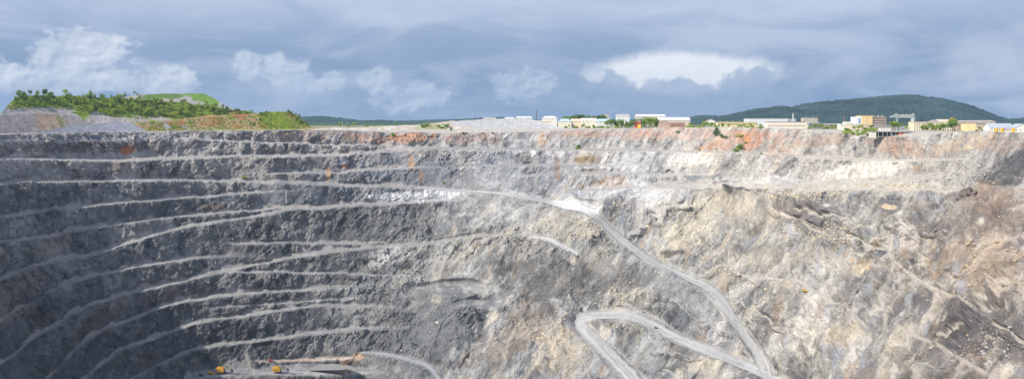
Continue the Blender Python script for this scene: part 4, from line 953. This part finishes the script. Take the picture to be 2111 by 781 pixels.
wood(H2, 240, [(130, 199), (300, 206), (420, 218), (470, 228), (440, 240), (330, 242), (250, 240), (190, 240), (140, 218)], (10, 17), ['broad', 'slim', 'shrub', 'slim', 'broad', 'pine', 'shrub', 'shrub'], 'on the slope of the wooded hill', 'trees on the green hill', (0, 1, 1, 0, 1))
wood(H2, 46, [(420, 219), (560, 238), (540, 240), (440, 236)], (7, 12), ['broad', 'slim', 'shrub'], 'on the crest above the brown bank', 'crest trees', (0, 1, 2))
wood(H4, 34, [(575, 230), (603, 231), (640, 261), (625, 264), (600, 245)], (6, 10), ['broad', 'slim', 'pine', 'shrub'], 'on the right flank of the grassy bank', 'flank trees', (0, 2, 2, 1))
wood(H4, 32, [(535, 232), (560, 231), (540, 252), (600, 264), (560, 268), (520, 258)], (4, 9), ['broad', 'shrub', 'shrub'], 'on the bright grass of the bank', 'bank shrubs', (0, 2, 0))
wood(H4, 18, [(290, 255), (420, 243), (500, 240), (500, 266), (300, 270)], (3, 5), ['shrub'], 'dotted on the brown earth bank', 'brown bank shrubs', (1, 0))
wood(H3, 7, [(225, 203), (280, 196), (290, 196), (240, 205)], (8, 11), ['broad', 'slim'], 'on the distant grey heap', 'heap top trees', (0, 2))
def scrub(surf, n, poly, label, tone, seed, bare=()):
    r = np.random.default_rng(seed); V = []; Fc = []; xs = [p[0] for p in poly]; ys = [p[1] for p in poly]
    while n > 0:
        n -= 1; px, py = r.uniform(min(xs), max(xs)), r.uniform(min(ys), max(ys)); ins = False; j = len(poly) - 1
        for i in range(len(poly)):
            if (poly[i][1] > py) != (poly[j][1] > py) and px < (poly[j][0] - poly[i][0]) * (py - poly[i][1]) / (poly[j][1] - poly[i][1]) + poly[i][0]: ins = not ins
            j = i
        if not ins or py < surf.top(px) or any(((px - a) / c) ** 2 + ((py - b) / d) ** 2 < 1 for a, b, c, d in bare): continue
        p = surf.at(px, py); sz = r.uniform(.5, 1.25)
        for q in range(6):
            o = p + r.normal(size=3) * np.array([.8, .8, .45]) * sz + np.array([0, 0, .6 * sz]); u = r.normal(size=3); u /= np.linalg.norm(u); v = np.cross(u, r.normal(size=3)); v /= np.linalg.norm(v); k = len(V); V += [o + u * sz * .8, o + v * sz * .6, o - u * sz * .8, o - v * sz * .6]; Fc.append((k, k + 1, k + 2, k + 3))
    me = bpy.data.meshes.new('scrub'); me.from_pydata([tuple(a) for a in V], [], Fc); tag(link('scrub', me, M_LEAF[tone]), label, 'scrub', kind='stuff')
BARE = [(205, 241, 24, 12), (230, 250, 60, 9), (80, 229, 75, 6), (330, 246, 28, 5)]
HP = [(14, 222), (40, 198), (130, 198), (300, 205), (450, 221), (560, 238), (540, 241), (430, 240), (330, 246), (190, 246), (130, 226), (30, 228)]
scrub(H2, 4200, HP, 'yellow-green scrub covering the wooded hill', 1, 1, BARE); scrub(H2, 2200, HP, 'mid-green low scrub covering the wooded hill', 0, 2, BARE)
scrub(H4, 1500, [(535, 232), (600, 231), (640, 262), (600, 266), (530, 264)], 'grassy scrub on the right end of the bank', 1, 3); scrub(H4, 700, [(285, 254), (420, 243), (530, 238), (530, 266), (300, 270)], 'sparse scrub on the brown earth bank', 0, 4)
class Plain:
    def __init__(s, Y0, Y1): s.Y = (Y0, Y1)
    def at(s, px, py): Y = random.uniform(*s.Y); return np.array([wx(px, Y), Y, float(ground_z(np.array(px), np.array(Y)))])
def row(n, a, b, Y0, Y1, hm, kinds, label, group, tones=(0, 2)):
    pl = Plain(Y0, Y1)
    for i in range(n):
        px = a + (b - a) * (i + random.random()) / n; p = pl.at(px, 0); kd = random.choice(kinds); tone = random.choice(tones); plant(kd, p, random.uniform(*hm) * (.55 if kd == 'shrub' else 1), f'{TW[tone]} {KW[kd]} {label}' + (f', {zone(px, a, b)} part' if n > 5 else ''), group, tone, 1.25)
row(20, 1160, 1245, 1680, 1760, (21, 29), ['broad'], 'behind the blue-roofed houses', 'town trees', (2, 0))
row(13, 1250, 1312, 1560, 1585, (14, 20), ['broad', 'slim'], 'between the blue roofs and the red hut', 'hut trees', (2, 0))
row(11, 1322, 1358, 1540, 1600, (17, 23), ['broad', 'slim'], 'left of the brown sheds', 'shed trees', (0, 2, 1))
row(24, 1160, 1300, 1500, 1540, (7, 10), ['shrub', 'broad'], 'in front of the blue-roofed houses', 'house bushes', (1, 1, 0))
row(18, 1412, 1482, 1500, 1600, (9, 15), ['broad', 'shrub'], 'left of the yellow workshop', 'workshop bushes', (1, 0))
row(18, 1485, 1585, 1480, 1530, (6, 11), ['broad', 'shrub'], 'along the front of the yellow workshop', 'workshop front bushes', (0, 1))
row(4, 1150, 1152, 1640, 1660, (10, 13), ['pine'], 'beside the tall white house', 'house conifers', (2,))
row(14, 1667, 1740, 1360, 1400, (7, 11), ['broad', 'shrub'], 'before the concrete frame shed', 'concrete shed trees', (0, 1))
row(30, 1738, 1806, 1160, 1240, (6, 10), ['broad', 'shrub', 'shrub'], 'on the grassy rim below the peach tower', 'grassy rim bushes', (1, 1, 0))
row(5, 1838, 1855, 1190, 1215, (11, 15), ['broad'], 'under the left leg of the gantry crane', 'crane trees', (0,))
row(4, 1862, 1884, 1190, 1215, (5, 8), ['broad'], 'under the gantry crane girder', 'girder trees', (0, 1))
row(16, 1898, 1955, 1160, 1185, (8, 13), ['broad', 'slim'], 'in front of the cream offices', 'office trees', (0, 0, 1))
row(3, 1963, 1970, 1150, 1180, (15, 19), ['broad'], 'at the right corner of the cream offices', 'corner trees', (0, 2))
row(5, 2015, 2030, 1120, 1150, (5, 7), ['shrub', 'broad'], 'before the tan store', 'store trees', (0,))
row(10, 690, 860, 1700, 1900, (8, 12), ['broad', 'shrub'], 'on the skyline behind the tan bank', 'skyline bushes', (1, 0))
def rimtree(kd, px, py, hpx, label, tone=2, wide=1.0):
    p = PIT.at(px, py); p[2] -= .5; plant(kd, p, hpx * p[1] / F, label, None, tone, wide)
rimtree('broad', 1477, 283, 24, 'lone dark tree standing on the orange rim slope', 2, .8); rimtree('broad', 1472, 284, 15, 'smaller dark tree leaning against the lone rim tree', 2); rimtree('shrub', 1487, 284, 9, 'dark bush just right of the lone rim tree', 2)
rimtree('shrub', 1498, 287, 8, 'round dark bush between two orange scars', 2, 1.3); rimtree('shrub', 1527, 306, 11, 'round green bush low on the orange slope', 0, 1.3); rimtree('shrub', 1515, 312, 9, 'yellow-green bush left of the round green one', 1, 1.5)
rimtree('shrub', 1525, 284, 8, 'yellow-green bush high on the orange slope', 1, 1.6); rimtree('shrub', 1540, 296, 5, 'tiny bush inside the orange scar', 1, 1.4); rimtree('shrub', 1569, 318, 5, 'tiny bush right of the orange scar', 0)
rimtree('shrub', 1193, 307, 11, 'dark bush on the bench above the rusty seep', 2, 1.0); rimtree('shrub', 1188, 308, 6, 'yellow bush on the bench beside the dark one', 1, 1.2)
rimtree('shrub', 1441, 311, 6, 'small bush at the foot of the orange wall', 1); rimtree('shrub', 1397, 275, 7, 'small dark bush high on the pale rim', 2); rimtree('shrub', 810, 282, 9, 'left of the orange rim patch', 0)
rimtree('shrub', 503, 368, 6, 'green bush at the foot of the grey second wall', 1, 1.6); rimtree('shrub', 916, 378, 5, 'green bush on the haul road edge', 0); rimtree('shrub', 845, 299, 4, 'tiny bush under the orange rim patch', 1)
for i, (px, hp) in enumerate([(955, 5), (963, 4), (1016, 5), (995, 4)]): rimtree('shrub', px, 276, hp, ['leftmost small shrub', 'second small shrub', 'rightmost small shrub', 'third small shrub'][i] + ' on the strip below the crushed rock heap', 2, 1.2)
for px, py, hp in [(872, 262, 7), (880, 261, 7), (903, 262, 5), (918, 262, 8), (912, 266, 6)]:
    p = H5.at(px, py); plant('shrub', p, hp * p[1] / F, 'round shrub on the tan bank beside the crushed rock heap', 'tan bank shrubs', 0, 1.4)
p = H5.at(930, 271); plant('pine', p, 13 * p[1] / F, 'dark green conifer at the foot of the crushed rock heap', None, 2, 1.2)

# ------------------------------------------------------------------ machines on the pit floor
YLW = mat((206, 152, 48), .7, 0, .35, .9, 'yellow_paint'); DRK = mat((58, 58, 62), .7); STEEL = mat((92, 86, 82), .6)
def shovel(px, py, label, rz=0.0, k=1.0):
    p = PIT.at(px, py); t = empty('rope_shovel', tuple(p), label, 'excavator', 'yellow rope shovels on the pit floor', rz); t.scale = (k, k, k)
    for sy in (-2.6, 2.6):
        tr = MB().prism([(-3.6, .4), (-3.9, 1.0), (-3.3, 1.7), (3.3, 1.7), (3.9, 1.0), (3.6, .4), (3.0, -.4), (-3.0, -.4)], sy - .6, sy + .6).build('track', DRK, t)
        for q in range(4): MB().tube((-2.7 + 1.8 * q, sy - .7, .7), (-2.7 + 1.8 * q, sy + .7, .7), .5).build('roller', STEEL, tr)
    MB().box(-2.2, 2.2, -2, 2, .9, 2.0).tube((0, 0, 2.0), (0, 0, 2.5), 2.4, 2.4, 14).build('undercarriage', DRK, t)
    hs = MB().prism([(-5.6, 2.5), (-5.6, 6.4), (-5.0, 7.0), (1.6, 7.0), (2.6, 6.0), (2.6, 2.5)], -2.9, 2.9).build('house', YLW, t)
    for q in range(4): MB().box(-5 + 1.7 * q, -4 + 1.7 * q, -2.97, -2.9, 3.4, 5.2).build('louvre', mat((150, 108, 40)), hs)
    cb = MB().box(1.2, 3.6, -2.8, -1.1, 5.6, 8.0).build('cab', YLW, t); MB().box(1.5, 3.66, -2.86, -1.3, 6.6, 7.6).build('window', M_GLASS, cb)
    bo = MB()
    for sy in (-.9, .9): bo.tube((2.2, sy, 3.0), (10.2, sy * .5, 11.0), .42, .3)
    for q in range(5): bo.tube((3.6 + 1.5 * q, -.85, 4.4 + 1.5 * q), (3.6 + 1.5 * q, .85, 4.4 + 1.5 * q), .2)
    bo.build('boom', STEEL, t); MB().tube((10.2, -.6, 11.0), (10.2, .6, 11.0), .9, .9, 12).build('sheave', DRK, t)
    MB().tube((3.4, 0, 8.2), (10.6, 0, 3.6), .38).build('dipper_stick', STEEL, t)
    MB().prism([(9.8, 4.6), (11.6, 4.4), (12.0, 1.6), (10.2, 1.8)], -1.3, 1.3).build('bucket', DRK, t)
    g = MB()
    for sy in (-1.2, 1.2): g.tube((-1.6, sy, 7.0), (.2, sy, 10.2), .2); g.tube((1.2, sy, 7.0), (.2, sy, 10.2), .2); g.tube((.2, sy, 10.2), (10.2, sy * .4, 11.2), .08)
    g.build('gantry_frame', STEEL, t)
shovel(457, 769, 'left yellow rope shovel on the pit floor road', .1); shovel(573, 768, 'right yellow rope shovel at the edge of the pit pond', .15)
def dozer(px, py, label, c=(228, 166, 40), k=1.0, rz=0.0, surf=None):
    p = PIT.at(px, py); t = empty('bulldozer', tuple(p), label, 'bulldozer', None, rz); t.scale = (k, k, k); m = mat(c, .5, 0, .12, 1.2)
    for sy in (-1.2, 1.2): MB().prism([(-2.0, .1), (-2.3, .6), (-1.8, 1.1), (1.8, 1.1), (2.3, .6), (2.0, .1), (1.6, -.2), (-1.6, -.2)], sy - .35, sy + .35).build('track', DRK, t)
    MB().prism([(-2.2, .8), (-2.2, 1.9), (.0, 2.0), (2.1, 1.7), (2.2, .8)], -.85, .85).build('body', m, t)
    cb = MB().box(-1.7, .1, -.9, .9, 1.95, 3.3).build('cab', m, t); MB().box(-1.5, -.1, -.95, .95, 2.3, 3.0).build('window', M_GLASS, cb)
    MB().prism([(2.6, 0), (2.9, .1), (2.75, .8), (2.95, 1.5), (2.7, 1.5), (2.5, .8)], -1.8, 1.8).build('blade', m, t); MB().tube((.6, .4, 1.9), (.6, .4, 2.8), .1).build('exhaust', DRK, t)
    for sy in (-1.65, 1.65): MB().tube((-.3, sy, .5), (2.6, sy, .5), .13).build('push_arm', m, t)
dozer(434, 771, 'small yellow bulldozer just left of the left rope shovel', k=1.1); dozer(414, 774, 'dark machine at the left end of the pit floor road', (70, 72, 78), .9)
dozer(707, 768, 'left one of two small orange machines by the pond', (230, 150, 36), .8, 1.3); dozer(721, 767, 'right one of two small orange machines by the pond', (230, 150, 36), .8, 1.4)
dozer(557, 744, 'red machine on the ledge above the right rope shovel', (170, 78, 56), 1.0); dozer(1667, 612, 'yellow machine beside the narrow tan track on the right slope', (226, 176, 60), 1.1, -.5); dozer(1611, 758, 'yellow machine at the foot of the main haul road', (226, 186, 70), .9)
def car(px, py, label, c, rz):
    p = PIT.at(px, py); p[2] += .5; t = empty('parked_car', tuple(p), label, 'car', None, rz); m = mat(c, .35)
    MB().prism([(-2.3, .5), (-2.3, 1.0), (-1.7, 1.1), (1.0, 1.1), (2.2, .95), (2.3, .5)], -.9, .9).build('body', m, t); MB().prism([(-1.7, 1.1), (-1.3, 1.7), (.3, 1.7), (1.0, 1.1)], -.8, .8).build('cabin', M_GLASS, t)
    for sx in (-1.5, 1.5):
        for sy in (-.9, .9): MB().tube((sx, sy - .1, .4), (sx, sy + .1, .4), .38, .38, 12).build('wheel', DRK, t)
car(1352, 677, 'small dark car on the inner edge of the hairpin road', (64, 66, 82), -.5)
# pond on the pit floor
def pond():
    out = [(575, 757), (590, 752), (640, 750), (690, 749), (722, 753), (728, 758), (700, 762), (640, 763), (590, 762)]; z = float(np.mean([PIT.at(*q)[2] for q in out])) + .4
    vs = [((q[0] - W / 2) / (q[1] - HZ) * -z, F * -z / (q[1] - HZ), z) for q in out]; me = bpy.data.meshes.new('pond'); me.from_pydata(vs, [], [list(range(len(vs)))[::-1]])
    m = bpy.data.materials.new('still_water'); m.use_nodes = True; t = NT(m.node_tree); b = t.n['Principled BSDF']; b.inputs['Base Color'].default_value = (.30, .295, .285, 1); b.inputs['Roughness'].default_value = .3
    bp = t.new('ShaderNodeBump'); bp.inputs['Strength'].default_value = .05; t.l.new(t.noise(t.new('ShaderNodeNewGeometry').outputs['Position'], .8, 2), bp.inputs['Height']); t.l.new(bp.outputs[0], b.inputs['Normal'])
    tag(link('water', me, m), 'shallow grey pond on the pit floor beside the shovels', kind='structure')
pond()
# pipes and poles
def pipe(pts, r, label, c, name='pipe', cat='pipe'):
    m = MB(); P_ = [PIT.at(*q) for q in resample(pts, 6)]
    for a, b in zip(P_[:-1], P_[1:]): m.tube(Vector(a) + Vector((0, 0, r * 1.5)), Vector(b) + Vector((0, 0, r * 1.5)), r, r, 6)
    tag(m.build(name, mat(c, .8)), label, cat)
pipe([(1412, 460), (1450, 432), (1487, 404)], .45, 'long rusty pipe lying straight down the pale rubble slope', (120, 96, 82))
pipe([(1537, 645), (1556, 630), (1577, 612)], .5, 'pale timber pole lying on the slope right of the haul road', (206, 190, 150), 'timber_pole', 'pole')
def pole(px, py, hp, label):
    p = PIT.at(px, py); h = hp * p[1] / F; t = empty('utility_pole', tuple(p), label, 'pole'); MB().tube((0, 0, -1), (0, 0, h), .22, .15, 8).build('shaft', mat((110, 96, 80)), t); MB().box(-1, 1, -.1, .1, h - .9, h - .7).build('crossarm', mat((110, 96, 80)), t)
pole(1121, 628, 18, 'left utility pole on the dark central slope'); pole(1157, 606, 18, 'right utility pole on the dark central slope'); pole(1087, 618, 12, 'shortest utility pole, left of the other two')

# ------------------------------------------------------------------ boulders and rubble
def rock_mesh(seed, sub=2):
    bm = bmesh.new(); bmesh.ops.create_icosphere(bm, subdivisions=sub, radius=1); r = random.Random(seed); pl = [(Vector((r.gauss(0, 1), r.gauss(0, 1), r.gauss(0, 1))).normalized(), r.uniform(.55, .9)) for _ in range(9)]
    for v in bm.verts:
        for n_, d in pl:
            q = v.co.dot(n_)
            if q > d: v.co -= n_ * (q - d)
        v.co = Vector((v.co.x * 1.25, v.co.y, v.co.z * .8)) * r.uniform(.95, 1.05)
    me = bpy.data.meshes.new('boulder'); bm.to_mesh(me); bm.free(); return me
RM = [rock_mesh(i) for i in range(6)]
def rock_tone(i, rgb):
    me = RM[i].copy(); set_col(me, np.tile(srgb(*rgb), (len(me.vertices), 1))); me.materials.append(M_ROCK); return me
TONES = {'tan': (204, 188, 158), 'grey': (168, 166, 164), 'dark': (112, 104, 100), 'orange': (172, 154, 132)}
RT = {k: [rock_tone(i, c) for i in range(6)] for k, c in TONES.items()}
def boulders(n, box, spx, tone, label, group):
    for i in range(n):
        px, py = random.uniform(box[0], box[2]), random.uniform(box[1], box[3]); p = PIT.at(px, py); s = random.uniform(*spx) * p[1] / F / 2
        o = link('boulder', random.choice(RT[tone])); o.location = (p[0], p[1], p[2] + s * .3); o.scale = (s * random.uniform(.8, 1.3), s, s * random.uniform(.7, 1.1)); o.rotation_euler = (random.uniform(-.4, .4), random.uniform(-.4, .4), random.uniform(0, 6.28)); tag(o, f"{'large' if s * F / p[1] > (spx[0] + spx[1]) / 4 else 'small'} {label}, {zone(px, box[0], box[2])} part", 'boulder', group)
boulders(26, (1560, 395, 1760, 430), (3, 7), 'tan', 'pale boulder in the rubble field below the white flat', 'boulders below the white flat')
boulders(28, (1930, 325, 2035, 385), (4, 8), 'grey', 'grey boulder in the rockfall left of the dark slope', 'rockfall boulders')
boulders(22, (1640, 470, 1790, 512), (3, 6), 'tan', 'pale boulder dotted on the dark slope of the right mound', 'boulders on the right mound')
boulders(24, (1300, 430, 1480, 520), (2.5, 5), 'tan', 'pale stone on the sunlit slope right of the main road', 'stones on the sunlit slope')
boulders(22, (2000, 500, 2108, 620), (5, 12), 'orange', 'pale brown rock on the right edge slope', 'rocks on the right edge')
boulders(16, (1980, 690, 2105, 775), (4, 10), 'grey', 'grey rock in the lower right corner rubble', 'lower right rocks')
boulders(14, (1150, 440, 1220, 490), (2.5, 5), 'tan', 'pale stone on the slope left of the main road', 'stones left of the road')
boulders(12, (1850, 450, 1960, 500), (4, 8), 'grey', 'grey rock above the curving dirt track', 'rocks above the dirt track')
def rubble(name, label, N, regions, size, seed, along=()):
    r = np.random.default_rng(seed); ico = bmesh.new(); bmesh.ops.create_icosphere(ico, subdivisions=1, radius=1); IV = np.array([v.co[:] for v in ico.verts]); ico.verts.index_update(); IF = np.array([[v.index for v in f.verts] for f in ico.faces]); ico.free()
    w_ = np.array([q[4] for q in regions], float); w_ /= w_.sum(); V = []; C_ = []
    for j in range(N):
        cx, cy, rx, ry, _, tone = regions[r.choice(len(regions), p=w_)]; px = cx + r.normal() * rx * .6; py = cy + r.normal() * ry * .6
        if along and r.random() < .75:
            rp, nm_, wd_ = along[r.integers(len(along))]; i_ = r.integers(len(rp)); o_ = r.choice((-1, 1)) * wd_[i_] * r.uniform(1.0, 1.5); px = rp[i_, 0] + nm_[i_, 0] * o_; py = rp[i_, 1] + nm_[i_, 1] * o_; tone = (170, 166, 160)
        if not (-20 < px < 2130 and py < 860 and py > float(rim_py(px)) + 6): continue
        ci = int(np.searchsorted(cols, px)); ri = int(np.searchsorted(PY[:, ci], py))
        if ri >= NR or road[ri, ci] > .97: continue
        p = TP[ri, ci]; s = size * r.lognormal(0, .45) * p[1] / F
        v = IV * r.uniform(.65, 1.2, (len(IV), 1)) * np.array([r.uniform(.8, 1.4), 1, r.uniform(.6, 1)]) * s; a = r.uniform(0, 6.28); v = np.column_stack([v[:, 0] * math.cos(a) - v[:, 1] * math.sin(a), v[:, 0] * math.sin(a) + v[:, 1] * math.cos(a), v[:, 2]])
        V.append(v + p + np.array([0, 0, s * .2])); C_.append(np.tile(srgb(*tone) * r.uniform(.7, 1.2), (len(IV), 1)))
    n = len(V); Fc = (IF[None] + (np.arange(n) * len(IV))[:, None, None]).reshape(-1, 3); V = np.concatenate(V)
    me = bpy.data.meshes.new(name); me.vertices.add(len(V)); me.vertices.foreach_set('co', V.astype(np.float32).ravel()); me.loops.add(Fc.size); me.loops.foreach_set('vertex_index', Fc.ravel().astype(np.int32)); me.polygons.add(len(Fc)); me.polygons.foreach_set('loop_start', np.arange(0, Fc.size, 3, dtype=np.int32)); me.update(calc_edges=True)
    set_col(me, np.concatenate(C_)); tag(link(name, me, M_ROCK), label, 'rubble', kind='stuff')
T1, T2, T3, T4 = (206, 192, 164), (176, 170, 162), (190, 156, 120), (150, 150, 152)
rubble('rubble', 'loose pale stones strewn over the right and central slopes', 9500, [(1400, 470, 100, 45, 3, T1), (1650, 410, 110, 20, 3, T1), (1985, 355, 60, 35, 2.5, T2), (1720, 490, 100, 25, 2, T1), (1900, 430, 90, 40, 2, T2), (1950, 560, 160, 90, 3, T3), (1700, 620, 220, 110, 4, T2),
    (1180, 470, 80, 30, 2, T1), (1050, 500, 110, 25, 1.5, T1), (1160, 720, 50, 60, 2, T1), (1280, 620, 60, 40, 1.5, T1), (1500, 560, 120, 40, 2, T1), (2040, 730, 80, 50, 2, T2), (1000, 640, 200, 120, 2, T2), (1480, 700, 120, 60, 1.5, T4), (870, 412, 80, 7, 1.2, (226, 226, 226)), (1850, 385, 120, 8, 1.2, T1)], 1.0, 3)
AL = []
for q in ('main', 'hairpin', 'floor', 'shelf'):
    rp = resample(np.column_stack([np.array(ROADS[q][0]), np.array(ROADS[q][1]) * RWID(q)]), 4); d_ = np.gradient(rp[:, :2], axis=0); d_ /= np.linalg.norm(d_, axis=1, keepdims=True); AL.append((rp, np.column_stack([-d_[:, 1], d_[:, 0]]), rp[:, 2]))
rubble('rubble', 'line of loose stones edging the haul roads', 3600, [(1400, 560, 250, 150, 1, T2)], .8, 8, AL)
rubble('rubble', 'loose grey stones on the left benches of the pit', 3000, [(300, 500, 300, 160, 2, (150, 152, 158)), (600, 560, 200, 150, 2, (160, 162, 164)), (650, 330, 300, 40, 1, (176, 174, 174))], .75, 5)

# ------------------------------------------------------------------ air
def haze():
    o = MB().box(-9500, 9500, -60, 10800, -560, 330).build('haze', None); m = bpy.data.materials.new('air'); m.use_nodes = True; t = NT(m.node_tree); t.n.clear()
    v = t.new('ShaderNodeVolumePrincipled'); v.inputs['Color'].default_value = (.50, .70, 1.0, 1); v.inputs['Density'].default_value = 4.4e-5; v.inputs['Anisotropy'].default_value = 0.2
    out = t.new('ShaderNodeOutputMaterial'); t.l.new(v.outputs[0], out.inputs['Volume']); o.data.materials.append(m); tag(o, 'thin bluish air over the pit and the hills', 'haze', kind='stuff')
haze()
